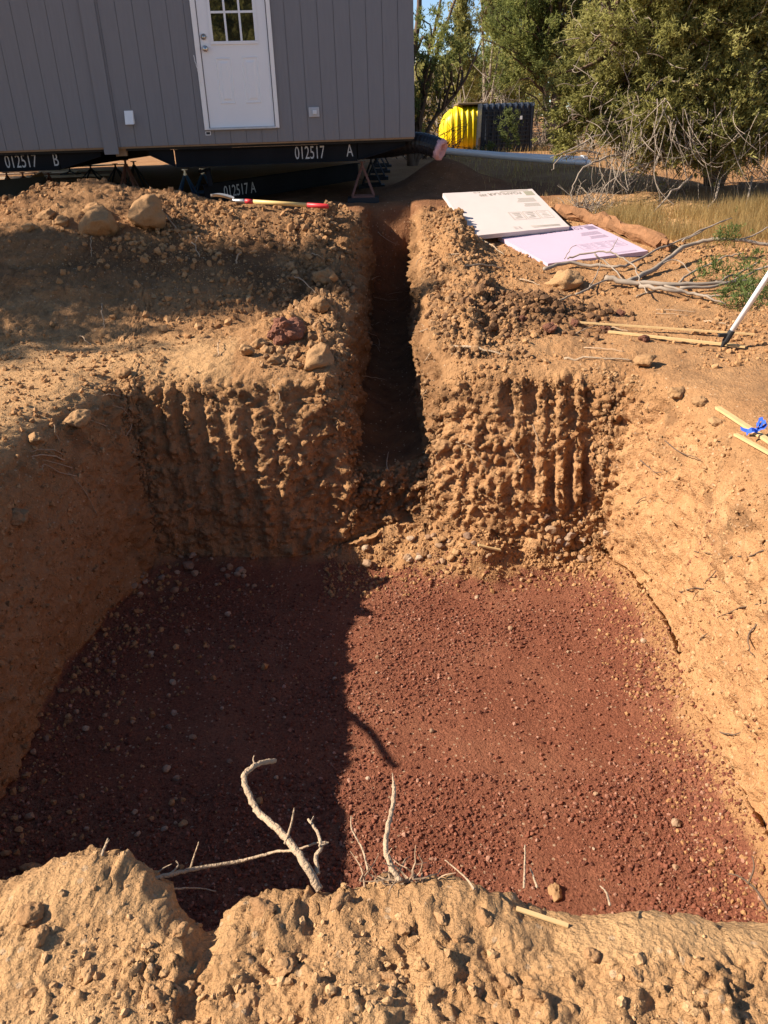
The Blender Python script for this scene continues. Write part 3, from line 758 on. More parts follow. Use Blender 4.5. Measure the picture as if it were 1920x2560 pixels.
stk = MB().box((c0[0], HY - .009, c1[2]), (c1[0], HY - .0064, c0[2])).build('maker_sticker', M_CASING, house)
MB().box((c0[0] + .008, HY - .0102, c1[2] + .008), (c1[0] - .008, HY - .0092, c0[2] - .006)).build('sticker_print', M_PRINTW, stk)
# thin cable hanging at the left of the door
MB().tube(wander([wp(484, 138, HY - .045), wp(489, 160, HY - .06), wp(497, 185, HY - .06), wp(504, 214, HY - .045)], 4, .003), .004, 5).build('door_cable', M_CASING, house)
# steel chassis under the floor
def ibeam(mb, a, b, h, w=.10, t=.012, up=(0, 0, 1)):
    a = Vector(tuple(a)); b = Vector(tuple(b)); d = (b - a).normalized(); upv = Vector(up); x = d.cross(upv).normalized(); z = x.cross(d)
    mb.bar(a, b, .010, h - 2 * t, up); mb.bar(a + z * (h / 2 - t / 2), b + z * (h / 2 - t / 2), w, t, up); mb.bar(a - z * (h / 2 - t / 2), b - z * (h / 2 - t / 2), w, t, up)
    return mb
YB = HY + .13
xa0 = hp(442, 420, YB)[0]; xa1 = hp(893, 400, YB)[0]; zbA = (hp(442, 420, YB)[2] + hp(893, 401, YB)[2]) / 2
ztop = ZB - .052; hb = ztop - zbA; zc = (ztop + zbA) / 2
bmA = ibeam(MB(), (xa0, YB, zc), (xa1, YB, zc), hb, .11).build('front_beam', M_STEEL, house)
def lettering(body, parent, origin, ex, ey, size, sx=.62):
    me = text_mesh(body, size, M_STENCIL, 'lettering')
    ex = Vector(tuple(ex)).normalized(); ey = Vector(tuple(ey)).normalized(); n = ex.cross(ey); o = Vector(tuple(origin)) - woff(parent)
    for v in me.vertices: v.co = o + ex * (v.co.x * sx) + ey * v.co.y + n * (v.co.z + .0012)
    return link('lettering', me, parent)
hA = .158
o = hp(738, 404, YB - .0055)
lettering('012517', bmA, (o[0], YB - .0055, zbA + .048), (1, 0, 0), (0, 0, 1), hA / .70, .60)
o = hp(867, 398, YB - .0055)
lettering('A', bmA, (o[0], YB - .0055, zbA + .058), (1, 0, 0), (0, 0, 1), hA / .70, .60)
def outrigger(x0, x1, z0, parent):
    m = MB(); y0, y1 = YB - .004, YB + .006
    m.add([(x0, y0, z0), (x0, y0, ztop), (x1, y0, ztop), (x1, y0, ztop - .05), (x0, y1, z0), (x0, y1, ztop), (x1, y1, ztop), (x1, y1, ztop - .05)],
          [(0, 1, 2, 3), (7, 6, 5, 4), (0, 4, 5, 1), (1, 5, 6, 2), (2, 6, 7, 3), (3, 7, 4, 0)])
    m.bar((x0, YB, z0), (x1, YB, ztop - .05), .08, .01)
    return m.build('outrigger', M_STEEL, parent)
outrigger(xa1 + .012, HX - .12, zbA + .012, house)
outrigger(xa0 - .012, xa0 - .34, zbA + .012, house)
xb1 = hp(152, 430, YB)[0]; zbB = hp(60, 428, YB)[2]
hbB = ztop - zbB; zcB = (ztop + zbB) / 2
bmB = ibeam(MB(), (-7.3, YB, zcB), (xb1, YB, zcB), hbB, .11).build('front_beam', M_STEEL, house)
o = hp(17, 428, YB - .0055)
lettering('012517', bmB, (o[0], YB - .0055, zbB + .045), (1, 0, 0), (0, 0, 1), .158 / .70, .60)
o = hp(137, 428, YB - .0055)
lettering('B', bmB, (o[0], YB - .0055, zbB + .05), (1, 0, 0), (0, 0, 1), .158 / .70, .60)
outrigger(xb1 + .012, xb1 + .55, zbB + .012, house)
for x, zb_ in ((xa1 - .06, zbA), (xa0 + .06, zbA), (xb1 - .06, zbB), (-7.2, zbB)):
    z = (ztop + zb_) / 2
    ibeam(MB(), (x, YB + .06, z), (x, 23.2, z), ztop - zb_ - .004, .10).build('chassis_beam', M_STEEL, house)
house.rotation_euler[2] = YAW

# ------------------------------------------------------------------ piers and loose steel below the house
def pier(px, y, py_top, half, mat, label, group, pad=True, h_extra=0):
    c = ony(px, py_top, y); x = c[0]; zt = c[2]; zb = gz(x, y)
    t = thing('jack_pier', label, 'pier', (x, y, zb), group)
    if pad: MB().box((x - half - .07, y - half - .07, zb - .03), (x + half + .07, y + half + .07, zb + .045)).build('base_pad', M_BLACKP, t)
    z0 = zb + (.046 if pad else -.02)
    fm = MB()
    cs_ = [(-1, -1), (1, -1), (1, 1), (-1, 1)]
    for i in range(4):
        a, b = cs_[i], cs_[(i + 1) % 4]
        fm.bar((x + a[0] * half, y + a[1] * half, z0 + .012), (x + b[0] * half, y + b[1] * half, z0 + .012), .03, .024)
    fm.build('foot_frame', mat, t)
    for a in cs_:
        MB().bar((x + a[0] * half, y + a[1] * half, z0 + .025), (x + a[0] * .018, y + a[1] * .018, zt - .09), .034, .012).build('leg', mat, t)
    MB().lathe([(.03, 0), (.03, .03), (.016, .032), (.016, .075), (.05, .077), (.05, .088)], 12, Matrix.Translation((x, y, zt - .092))).build('screw_head', M_CHROME if mat is M_BLUE else mat, t)
    return t
GP = 'jack piers under the right half of the house'
pier(905, 11.72, 403, .15, M_RUSTY, 'red-brown pyramid pier on a black pad under the right beam end', 'piers under the house')
for px, y in ((927, 13.6), (940, 15.4), (948, 17.2), (954, 19.0)):
    pier(px, y, 395 - (y - 13.6) * 4.5, .14, M_BLACKP, 'dark pier in the row receding behind the right front pier', 'dark piers receding under the right beam')
pier(312, 12.2, 398, .15, M_RUSTY, 'red-brown pyramid pier rising behind the dirt mound', 'piers under the house')
pier(461, 12.3, 422, .14, M_BLUE, 'blue pyramid pier below the left end of the stencilled beam', 'piers under the house')
pier(505, 13.2, 420, .14, M_BLUE, 'blue pier just behind the raised end of the loose beam', 'piers under the house')
for px, y, py in ((225, 17.0, 412), (287, 15.4, 408), (333, 14.0, 402), (173, 19.0, 418)):
    pier(px, y, py, .17, M_BLACKP, 'black pier standing between the two house halves', 'black piers along the seam of the house')
for px, y in ((15, 14.5), (55, 16.5), (86, 19), (120, 13.2)):
    pier(px, y, 430, .13, M_RUSTY, 'slim rusty pier against the sunlit ground on the far left', 'rusty piers under the left beam')
lb = thing('loose_beam', 'loose stencilled steel beam lying tilted on the ground under the house', 'steel beam', tuple(ony(505, 487, 11.45)))
a = ony(512, 487, 11.45); b = ony(895, 428, 14.4)
bl = ibeam(MB(), a, b, .26, .10).build('beam', M_STEEL, lb)
d = Vector(tuple(b - a)).normalized(); up = d.cross(Vector((0, 0, 1))).normalized().cross(d)
side = d.cross(Vector((0, 0, 1))).normalized()
if side.y > 0: side = -side
o = Vector(tuple(a)) + d * .36 - up * .072 + side * .0062
lettering('012517 A', bl, o, d, up, .150 / .70, .78)
MB().tube([ony(500, 430, 11.5), ony(515, 425, 11.45), ony(524, 424, 11.42)], .02, 8).build('hitch_lever', M_STEEL, lb)
MB().bar(ony(520, 428, 11.44), ony(528, 466, 11.44), .06, .06).build('hitch_post', M_STEEL, lb)
a = ony(-60, 478, 12.3); b = ony(118, 462, 13.4)
sb = MB(); ibeam(sb, a, b, .25, .12)
tag(sb.build('steel_beam', simple('dusty_grey_steel', (.12, .115, .11), .7, var=.3)), 'dusty grey beam lying on the ground at the far left', 'steel beam')
# scrap planks on the sunlit ground beyond
PL = simple('pale_scrap_lumber', (0.55, 0.45, 0.33), .85, var=.25, scale=6)
plank_me = MB().box((-.9, -.07, 0), (.9, .07, .04)).mesh('plank', PL)
for i, (px, py, an, sc) in enumerate([(210, 430, 8, .8), (120, 446, -4, .9), (40, 440, 12, .7), (250, 418, 20, .7), (150, 436, -18, .6), (190, 447, 3, .8), (20, 452, -10, .8), (95, 434, 22, .9)]):
    h = hit(px, py); o = link('plank', plank_me, None, (h[0], h[1], h[2] + .015 + .004 * i)); o.rotation_euler = (0, 0, radians(an)); o.scale = (sc, 1, 1)
    tag(o, 'pale scrap plank lying on the sunlit ground behind the house', 'plank', 'scrap planks seen beneath the house')
MB_ = MB().bar(ony(52, 462, 15), ony(108, 436, 15.2), .05, .09)
tag(MB_.build('lumber_brace', M_WOOD), 'yellowish lumber brace leaning below the stencilled left beam', 'lumber')

# ------------------------------------------------------------------ duct and pipes
duct = thing('flexible_duct', 'black flexible duct lying under the house corner with pink torn end', 'duct', tuple(ony(1000, 372, 11.9)))
dp = wander([ony(860, 374, 12.35), ony(920, 372, 12.2), ony(985, 366, 11.95), ony(1040, 357, 11.8), ony(1078, 364, 11.7), ony(1098, 372, 11.64)], 9, .0)
dr = [.132 + .005 * (i % 2) for i in range(len(dp))]
MB().tube(dp, dr, 18, cap=False).build('duct_sleeve', simple('black_duct_plastic', (.013, .014, .018), .38, var=.3, scale=9, bump=.006, bscale=40), duct, smooth=False)
dd = Vector(tuple(dp[-1] - dp[-2])).normalized()
Mx = Matrix.Translation(Vector(tuple(dp[-1]))) @ dd.to_track_quat('Z', 'Y').to_matrix().to_4x4()
rg = [(.132, -.02), (.140, .02), (.128, .055), (.095, .062), (.062, .03), (.058, -.08), (.0, -.085)]
ins = MB().lathe(rg, 26, Mx)
ins.v = [tuple(np.array(p) + rng.normal(0, .006, 3)) for p in ins.v]
ins.build('insulation_end', simple('pink_fibreglass', (.66, .37, .37), .95, var=.22, scale=25, bump=.01, bscale=50), duct, smooth=True)
M_PVC = simple('white_pvc', (.58, .61, .66), .35, var=.05)
for i, (a, b, lab) in enumerate([(ony(1078, 373, 13.3), ony(1470, 408, 16.8), 'white plastic pipe, the nearer of two lying behind the duct end'),
                                 (ony(1120, 378, 13.75), ony(1462, 397, 17.4), 'white plastic pipe, the farther of two lying behind the duct end')]):
    t = thing('plastic_pipe', lab, 'pipe', tuple(a), 'white pipes lying behind the house corner')
    MB().tube([a, a * .67 + b * .33 + np.array([0, 0, -.015]), a * .33 + b * .67 + np.array([0, 0, -.01]), b], .050, 14).build('pipe_barrel', M_PVC, t, smooth=False)
    u = (b - a) / np.linalg.norm(b - a)
    MB().tube([b - u * .16, b + u * .01], .066, 14).build('socket', M_PVC, t)

# ------------------------------------------------------------------ tanks
M_YEL_P = simple('yellow_polyethylene', (0.78, 0.56, 0.0), 0.45, var=.06, scale=4, spec=.4)
M_BLK_P = simple('black_polyethylene', (0.010, 0.014, 0.024), 0.45, var=.3, scale=5, spec=.4)
h = hit(1150, 378); TY = 24.5
yb0 = ony(1103, 372, TY); yb1 = ony(1215, 376, TY); zt_ = ony(1150, 260, TY)[2]; zb_ = gz(yb0[0] + .6, TY + .6) - .02
tank = thing('septic_tank', 'bright yellow ribbed plastic tank with a domed left end', 'tank', (yb0[0], TY, zb_))
L_ = yb1[0] - yb0[0] + .25; hh = (zt_ - zb_) / 2; cyc = TY + .75
V = []; F = []; ns = 40; nx = 150
for i in range(nx + 1):
    u = i / nx; xx = yb0[0] + u * L_
    e = min(1, (u * L_) / .72); dome = (1 - (1 - e) ** 2.4) ** (1 / 2.4)
    rib = .045 * (max(0, cos(2 * pi * u * L_ / .155)) ** .6) * min(1, e * 1.6)
    sc = .10 + .90 * dome
    for k_ in range(ns):
        a = 2 * pi * k_ / ns; ca, sa = cos(a), sin(a)
        ex_ = 2 / 3.2
        yy = np.sign(ca) * abs(ca) ** ex_ * (.72 * (.4 + .6 * dome) * (.94 + rib)); zz = np.sign(sa) * abs(sa) ** ex_ * hh * sc * (.94 + rib)
        V.append((xx, cyc + yy, zb_ + hh + zz - (1 - dome) * hh * .35))
for i in range(nx):
    for k_ in range(ns):
        k2 = (k_ + 1) % ns; F.append((i * ns + k_, (i + 1) * ns + k_, (i + 1) * ns + k2, i * ns + k2))
F.append(tuple(range(ns))); F.append(tuple(nx * ns + k_ for k_ in range(ns))[::-1])
tb = MB(); tb.add(V, F); tb.build('tank_body', M_YEL_P, tank, smooth=True)
MB().box((yb0[0] + .48, TY + .15, zt_ - .03), (yb0[0] + L_ - .2, TY + 1.3, zt_ + .035)).build('lid_rim', simple('brown_lid', (.16, .11, .06), .8), tank, bevel=.02)
TB = 23.6
b0 = ony(1203, 378, TB); b1 = ony(1322, 385, TB); bt = ony(1203, 262, TB)[2]; bz = gz(b0[0] + .6, TB) - .02
bt2 = thing('plastic_tank', 'black ribbed plastic tank standing on end right of the yellow tank', 'tank', (b0[0], TB, bz))
V = []; F = []; nx = 72
Wd = b1[0] - b0[0] + .10
for i in range(nx + 1):
    u = i / nx; xx = b0[0] + u * Wd; r = .05 * max(0, cos(2 * pi * u * 9)) ** .5 * (0.3 if 0.02 < u < .98 else 0)
    rt = .055 * max(0, cos(2 * pi * u * 9)) ** .5
    for y, z in ((TB + .04 - r, bz), (TB - r, bt - .12), (TB + .02 - rt, bt - .06 + rt * .3), (TB + .10, bt + rt * .7), (TB + .95, bt + rt * .7), (TB + 1.0, bz)):
        V.append((xx - .04 * (1 - (z - bz) / (bt - bz)), y, z))
for i in range(nx):
    for k_ in range(5): F.append((i * 6 + k_, (i + 1) * 6 + k_, (i + 1) * 6 + k_ + 1, i * 6 + k_ + 1))
F.append((0, 1, 2, 3, 4, 5)); F.append(tuple(nx * 6 + k_ for k_ in range(6))[::-1])
tb = MB(); tb.add(V, F); tb.build('tank_body', M_BLK_P, bt2)
for k_ in range(10):
    z = bz + .12 + k_ * (bt - bz - .3) / 9
    MB().box((b0[0] + .03, TB - .022, z), (b0[0] + Wd - .12, TB - .0005, z + .022)).build('rib', M_BLK_P, bt2)
MB().box((b0[0] + Wd - .085, TB - .05, bz + .01), (b0[0] + Wd - .035, TB - .001, bt - .07)).build('edge_flange', M_BLK_P, bt2)
c = ony(1303, 294, TB - .03)
MB().box((c[0] - .03, TB - .034, c[2] - .045), (c[0] + .03, TB - .026, c[2] + .045)).build('paper_tag', M_CASING, bt2)

# ------------------------------------------------------------------ foam boards
def foam(A, B, C, D, mat, pmat, name, label):
    A, B, C, D = map(np.array, (A, B, C, D))
    n = np.cross(B - A, C - A); n /= np.linalg.norm(n)
    if n[2] < 0: n = -n
    t = thing(name, label, 'foam board', tuple(A - n * .051), 'pink foam boards lying right of the trench')
    r_, c_ = 10, 10; V = []; F = []
    def P(u, v): return (A * (1 - u) + B * u) * (1 - v) + (C * (1 - u) + D * u) * v
    loop = [(0, 0), (1, 0), (1, 1), (0, 1)]
    mb = MB(); pts = []
    for e in range(4):
        (u0, v0), (u1, v1) = loop[e], loop[(e + 1) % 4]
        for q in range(14):
            f = q / 14; j = 0 if q == 0 else rng.normal(0, .0025)
            p = P(u0 + (u1 - u0) * f, v0 + (v1 - v0) * f); ce = P(.5, .5); pts.append(p + (ce - p) * abs(j) * 2)
    m = len(pts); top = [p for p in pts]; bot = [p - n * .051 for p in pts]
    mb.add(top + bot, [tuple(range(m)), tuple(range(2 * m - 1, m - 1, -1))] + [(i, m + i, m + (i + 1) % m, (i + 1) % m) for i in range(m)])
    body = mb.build('board', mat, t)
    off = woff(body); ex = (C - D); ex_l = np.linalg.norm(ex); ex /= ex_l; ey = (B - D); ey_l = np.linalg.norm(ey); ey /= ey_l
    def flat(mb2, x0, x1, y0, y1, hgt=.0012):
        q = [D + ex * x * ex_l + ey * y * ey_l + n * hgt for x, y in ((x0, y0), (x1, y0), (x1, y1), (x0, y1))]; mb2.add(q, [(0, 1, 2, 3)])
    pr = MB(); flat(pr, .03, .13, .06, .17)
    rr = np.random.default_rng(5)
    for (x0, x1, y0, nl) in ((.08, .30, .24, 5), (.08, .26, .38, 4), (.06, .42, .02, 2), (.08, .40, .93, 2)):
        for q in range(nl): flat(pr, x0, x1 - rr.random() * .05, y0 + q * .022, y0 + q * .022 + .007)
    for q in range(3):
        x0 = .06 + q * .15; y0, y1 = .58, .76; w = .004
        flat(pr, x0, x0 + .135, y0, y0 + w); flat(pr, x0, x0 + .135, y1, y1 + w); flat(pr, x0, x0 + w, y0, y1); flat(pr, x0 + .131, x0 + .135, y0, y1)
        for s_ in range(4): flat(pr, x0 + .02 + rr.random() * .02, x0 + .07 + rr.random() * .05, y0 + .03 + s_ * .035, y0 + .038 + s_ * .035)
    pr.build('printed_panel', pmat, body)
    for bodytxt, x0, y0, size in (('FOAMULAR', .16, .065, .095), ('250', .55, .085, .075), ('R-10', .60, .015, .05), ('R-10', .50, .93, .05)):
        me = text_mesh(bodytxt, size, pmat, 'print_text')
        for v in me.vertices:
            p = D + ex * (x0 * ex_l + v.co.x * .9) + ey * (y0 * ey_l + v.co.y) + n * .0016
            v.co = Vector(tuple(p)) - off
        link('print_text', me, body)
    return t
M_FOAM1 = simple('faded_pink_foam', (0.56, 0.475, 0.44), .8, var=.08, scale=3.5, spec=.2)
M_FOAM2 = simple('lilac_pink_foam', (0.50, 0.385, 0.47), .75, var=.05, scale=3, spec=.25)
M_PR1 = simple('faded_foam_print', (0.30, 0.275, 0.20), .8, var=.2, scale=30); M_PR2 = simple('foam_print', (0.20, 0.15, 0.215), .8, var=.2, scale=30)
foam(ony(1180, 590, 9.35), ony(1424, 566, 9.65), ony(1107, 483, 10.35), ony(1330, 472, 10.62), M_FOAM1, M_PR1, 'foam_board', 'faded cream-pink foam board propped up, the upper of two')
foam(ony(1370, 659, 8.62), ony(1620, 627, 8.90), ony(1245, 590, 9.55), ony(1480, 560, 9.85), M_FOAM2, M_PR2, 'foam_board', 'lilac-pink foam board, the lower of two, beside fallen branches')

# ------------------------------------------------------------------ trees
class Leaves:
    def __init__(s): s.P = []; s.A = []; s.S = []; s.T = []
    def add(s, P, A, S_, T): s.P.append(P); s.A.append(A); s.S.append(S_); s.T.append(T)
    def build(s, name, mat, parent, K=6, width=.16, spread=.75):
        P = np.concatenate(s.P); A = np.concatenate(s.A); Sz = np.concatenate(s.S); T = np.concatenate(s.T)
        P = np.repeat(P, K, 0); A = np.repeat(A, K, 0); Sz = np.repeat(Sz, K); T = np.repeat(T, K)
        n = len(P); d = A + rng.normal(0, spread, (n, 3)); d /= np.linalg.norm(d, axis=1, keepdims=True)
        r = rng.normal(0, 1, (n, 3)); sd = np.cross(d, r); sd /= np.linalg.norm(sd, axis=1, keepdims=True)
        L = Sz * rng.uniform(.6, 1.2, n); w = Sz * width
        P = P + rng.normal(0, 1, (n, 3)) * (Sz * .25)[:, None]
        V = np.stack([P - sd * w[:, None], P + sd * w[:, None], P + d * L[:, None]], 1).reshape(-1, 3)
        V = V - np.array(woff(parent))
        F = np.arange(3 * n).reshape(n, 3); tt = np.clip(np.repeat(T, 3) + np.repeat(rng.normal(0, .1, n), 3), 0, 1)
        return link(name, np_mesh(name, V, F, mat, False, {'tint': tt}), parent)
def unit(v): return v / (np.linalg.norm(v) + 1e-9)
def tree(name, label, base, envs, nclump, rc, ntuft, size, mat, trunks, group=None, K=6, limb_share=.4, limb_r=.03, bark=None, twigs=0, spread=.75, width=.16, up=.35, shell=2.4, zmin=-9):
    """envs: (centre offset, radii, weight) ellipsoids that hold the foliage clumps; trunks: (top offset, radius)"""
    base = np.array(base, float); t = thing(name, label, 'tree', base, group)
    tm = MB(); lv = Leaves(); TP = []
    for top, r in trunks:
        top = np.array(top, float); m1_ = top * np.array([.25, .25, .35]) + rng.normal(0, .12, 3) * r * 4; m2_ = top * np.array([.7, .7, .7]) + rng.normal(0, .2, 3) * r * 5
        pts = wander([base + np.array([0, 0, -.15]), base + m1_, base + m2_, base + top], 5, r * .12)
        tm.tube(pts, np.linspace(r, r * .25, len(pts)), 7); TP.append(pts)
    TP = np.concatenate(TP)
    wsum = sum(e[2] for e in envs); dead = MB()
    for (c, rad, w) in envs:
        c = base + np.array(c); rad = np.array(rad); n = int(nclump * w / wsum)
        for i in range(n):
            d = unit(rng.normal(0, 1, 3)); rr = rng.random() ** (1 / shell)
            p = c + d * rad * rr
            if p[2] < base[2] + zmin: continue
            od = unit(d + np.array([0, 0, up])); tint = np.clip(.5 + .24 * rng.normal(), 0, 1)
            r_ = rc * rng.uniform(.6, 1.35); m = int(ntuft * rng.uniform(.6, 1.3))
            g_ = rng.normal(0, 1, (m, 3)); g_ /= (np.linalg.norm(g_, axis=1, keepdims=True)); g_ *= (rng.random(m) ** .45)[:, None] * r_
            al = rng.normal(0, .55, m) * r_; q = p + g_ * .8 + od * al[:, None]
            q += (np.array(vn(q.astype(np.float32), 3.0, 5))[:, None]) * r_ * .35
            lv.add(q, np.tile(od, (m, 1)), np.full(m, size) * rng.uniform(.7, 1.2, m), np.clip(tint + rng.normal(0, .12, m), 0, 1))
            if rng.random() < limb_share:
                dist = np.linalg.norm((TP - p) * np.array([1, 1, .8]), axis=1) + np.abs(TP[:, 2] - (base[2] + (p[2] - base[2]) * .6)) * .6
                a = TP[np.argmin(dist)]; mid = (a + p) / 2 + np.array([0, 0, .10 * np.linalg.norm(p - a)]) + rng.normal(0, .08, 3)
                pts = wander([a, mid, p, p + od * r_ * .8], 4, .012)
                tm.tube(pts, np.linspace(limb_r * rng.uniform(.6, 1.2), limb_r * .2, len(pts)), 4)
    tm.build('trunk', bark or M_BARK, t, smooth=True)
    lv.build('crown', mat, t, K, width, spread)
    return t

# the big juniper on the right, its lower skirt of bare drooping twigs
JB = np.array([4.95, 12.1, gz(4.95, 12.1)])
jun = tree('juniper_tree', 'big olive juniper on the right with bare grey twigs drooping to grass', JB,
     [((-.95, -.6, 1.75), (1.6, .9, 1.25), 1.0), ((.7, -.4, 1.9), (1.5, 1.1, 1.6), 1.0), ((-1.2, .2, 3.0), (1.5, 1.1, 1.2), .8), ((.6, 0, 3.4), (1.6, 1.2, 1.2), .7), ((-1.9, -.55, 1.05), (.65, .5, .55), .28), ((-.45, -.95, .80), (1.5, .50, .50), 1.5), ((-.5, -1.05, 2.2), (1.6, .35, 1.1), .9)],
     1000, .185, 46, .064, M_JUN, [((-1.1, -.2, 3.4), .10), ((-.2, -.4, 3.8), .12), ((.8, 0, 3.6), .12), ((-1.7, -.5, 2.0), .07), ((1.5, -.3, 2.6), .10)], K=7, limb_share=.45, limb_r=.028, shell=3.0, zmin=.22)
def droop_twigs(parent, n, name='dead_twigs'):
    mb = MB()
    for i in range(n):
        u = rng.random()
        if u < .62:   # skirt near the ground
            x = JB[0] + rng.uniform(-2.0, 1.0); y = JB[1] - rng.uniform(.5, 1.6); z = JB[2] + rng.uniform(.35, 1.1)
            d = unit(np.array([rng.normal(0, .7), -.6 * rng.random(), -.5 - rng.random()])); L = rng.uniform(.3, .8)
        else:
            x = JB[0] + rng.uniform(-2.5, .9); z = JB[2] + rng.uniform(.5, 3.0); y = JB[1] - rng.uniform(.7, 1.45)
            d = unit(np.array([rng.normal(0, .9), -.35, rng.normal(0, .6)])); L = rng.uniform(.15, .42)
        p = np.array([x, y, z]); pts = [p]
        cv = rng.normal(0, .5, 3); seg_ = 6
        for q in range(seg_):
            d = unit(d + cv * .35 + np.array([0, 0, -.10])); p = p + d * L / seg_; pts.append(p)
            g0 = .45
            if p[2] < g0: break
        r = rng.uniform(.0035, .0085)
        mb.tube(pts, np.linspace(r, r * .35, len(pts)), 4, cap=False)
        if rng.random() < .6 and len(pts) > 3:
            a = pts[len(pts) // 2]; e = unit(d + rng.normal(0, .8, 3)); mb.tube([a, a + e * L * .2, a + unit(e + np.array([0, 0, -.4])) * L * .42], [r * .6, r * .45, r * .2], 3, cap=False)
    o = mb.build(name, M_TWIG, parent); o['kind'] = 'stuff'; return o
droop_twigs(jun, 720)
# bigger arching dead limbs at its left foot
al = MB()
for pl in ([(1560, 385, 11.0), (1500, 400, 10.8), (1450, 430, 10.7), (1430, 470, 10.6), (1433, 505, 10.55)], [(1640, 400, 11), (1560, 430, 10.8), (1510, 470, 10.7), (1500, 520, 10.6)],
           [(1600, 345, 11.2), (1520, 335, 11.0), (1440, 365, 10.9), (1375, 395, 10.8)], [(1660, 330, 11.1), (1600, 350, 10.9), (1560, 400, 10.8), (1530, 470, 10.6)], [(1500, 385, 11), (1440, 380, 10.9), (1400, 395, 10.8), (1378, 425, 10.7)],
           [(1730, 440, 10.8), (1680, 480, 10.5), (1640, 520, 10.3), (1600, 560, 10.2)], [(1800, 450, 10.8), (1790, 500, 10.5), (1740, 540, 10.3)], [(1880, 440, 10.8), (1870, 500, 10.5), (1830, 560, 10.2)]):
    pts = wander([ony(*q) for q in pl], 4, .014); al.tube(pts, np.linspace(.016, .005, len(pts)), 5)
al.build('dead_limb', M_TWIG, jun)

def T(px, y): return ony(px, 300, y)[0]
def treeat(px, y, *a, **k):
    x = T(px, y); return (x, y, gz(x, y) - .05)
tree('pinyon_tree', 'dense green pinyon pine with dark forked trunks right of the tanks', treeat(1375, 27), [((-.9, 0, 3.0), (1.25, 1.1, 1.5), 1), ((.2, 0, 4.4), (1.6, 1.3, 1.6), 1), ((-1.0, .2, 4.6), (.9, .9, 1.3), .6), ((.8, -.3, 2.4), (.8, .7, .55), .4)],
     250, .30, 46, .11, M_PIN, [((-.5, 0, 5), .12), ((.1, .1, 5.4), .15), ((.7, 0, 4.6), .11)], K=6, limb_share=.5, limb_r=.045)
tree('pine_tree', 'sparse pine with dark bare limbs just beyond the house corner', treeat(1030, 19), [((.35, 0, 2.2), (.85, .8, .8), 1), ((.1, .2, 1.2), (.5, .7, .8), .4)],
     44, .20, 30, .085, M_PIN, [((.2, 0, 4.6), .11), ((1.3, -.1, 3.9), .06), ((1.5, .1, 2.4), .06), ((.9, 0, 4.6), .05)], K=6, limb_share=.8, limb_r=.032)
tree('spire_juniper', 'tall narrow yellow-green juniper spires against the blue sky above yellow tank', treeat(1212, 31), [((-.05, 0, 5.1), (.42, .4, 1.5), 1), ((.35, .1, 4.6), (.34, .3, 1.3), .6), ((.9, 0, 4.5), (.28, .3, 1.5), .45)],
     90, .24, 44, .12, M_YEL, [((-.1, 0, 6), .07), ((.4, 0, 5.6), .06), ((1.0, 0, 5.6), .05)], K=6, limb_share=.6, bark=M_TWIG, up=1.4)
tree('spire_juniper', 'short pointed juniper spire between the bare pine limbs and the taller spires', treeat(1152, 30), [((0, 0, 3.6), (.34, .34, 1.35), 1), ((.1, 0, 2.2), (.7, .6, .9), .8)],
     60, .24, 40, .12, M_JUN, [((0, 0, 4.7), .06)], K=6, limb_share=.5, up=1.4)
BG = 'background trees beyond the tanks'
for px, y, hgt, wd, mt, lab in ((1075, 36, 3.1, 1.7, M_JUN, 'rounded juniper seen low between pine limbs beside the house'), (1135, 41, 3.3, 1.9, M_PIN, 'dark green tree filling the gap left of the spires'),
                           (1225, 40, 3.6, 1.8, M_JUN, 'olive juniper behind the foot of the spires'), (1300, 44, 7.0, 2.6, M_PIN, 'tall pinyon behind the dense pinyon, left side'), (1400, 38, 8.0, 2.4, M_JUN, 'tall juniper between the dense pinyon and the big juniper'),
                           (1480, 33, 7.6, 2.6, M_YEL, 'yellowish juniper behind the left edge of the big juniper'), (1590, 27, 7.0, 2.4, M_JUN, 'tall juniper behind the middle of the big juniper'), (1740, 24, 7.4, 2.6, M_PIN, 'dark pinyon behind the top of the big juniper'),
                           (1900, 20, 6.8, 2.5, M_JUN, 'juniper behind the right edge of the big juniper'), (1180, 52, 3.6, 2.4, M_PIN, 'far low tree between the spires'), (1340, 55, 8.5, 3.2, M_JUN, 'far juniper behind the pinyons'), (1085, 55, 3.8, 2.6, M_JUN, 'far juniper low behind the bare pine limbs'),
                           (1260, 58, 5.0, 2.6, M_PIN, 'far pinyon right of the spires')):
    tree('juniper_tree' if mt is not M_PIN else 'pinyon_tree', lab, treeat(px, y), [((0, 0, hgt * .56), (wd, wd * .8, hgt * .44), 1), ((-wd * .4, 0, hgt * .35), (wd * .7, wd * .6, hgt * .28), .5)],
         120, .36, 34, .16, mt, [((0, 0, hgt * .9), .12), ((wd * .5, 0, hgt * .7), .08)], group=BG, K=5, limb_share=.3, limb_r=.04)
fw = Leaves()
for i in range(420):
    x = rng.uniform(-50, 60); y = rng.uniform(60, 78); z0 = gz(x, y); hh_ = 3.4 + 1.6 * float(vn(np.array([[x, y, 0]], np.float32), .22, 6)[0])
    m = 26; q = np.array([x, y, z0 + rng.uniform(.1, 1) * hh_]) + rng.normal(0, .5, (m, 3)); fw.add(q, np.tile([0, -.2, .6], (m, 1)), np.full(m, .42), np.clip(rng.uniform(.1, .8) + rng.normal(0, .12, m), 0, 1))
tag(fw.build('far_woodland', M_JUN, None, 5, .2), 'distant juniper and pinyon woodland closing the view', 'woodland', kind='stuff')
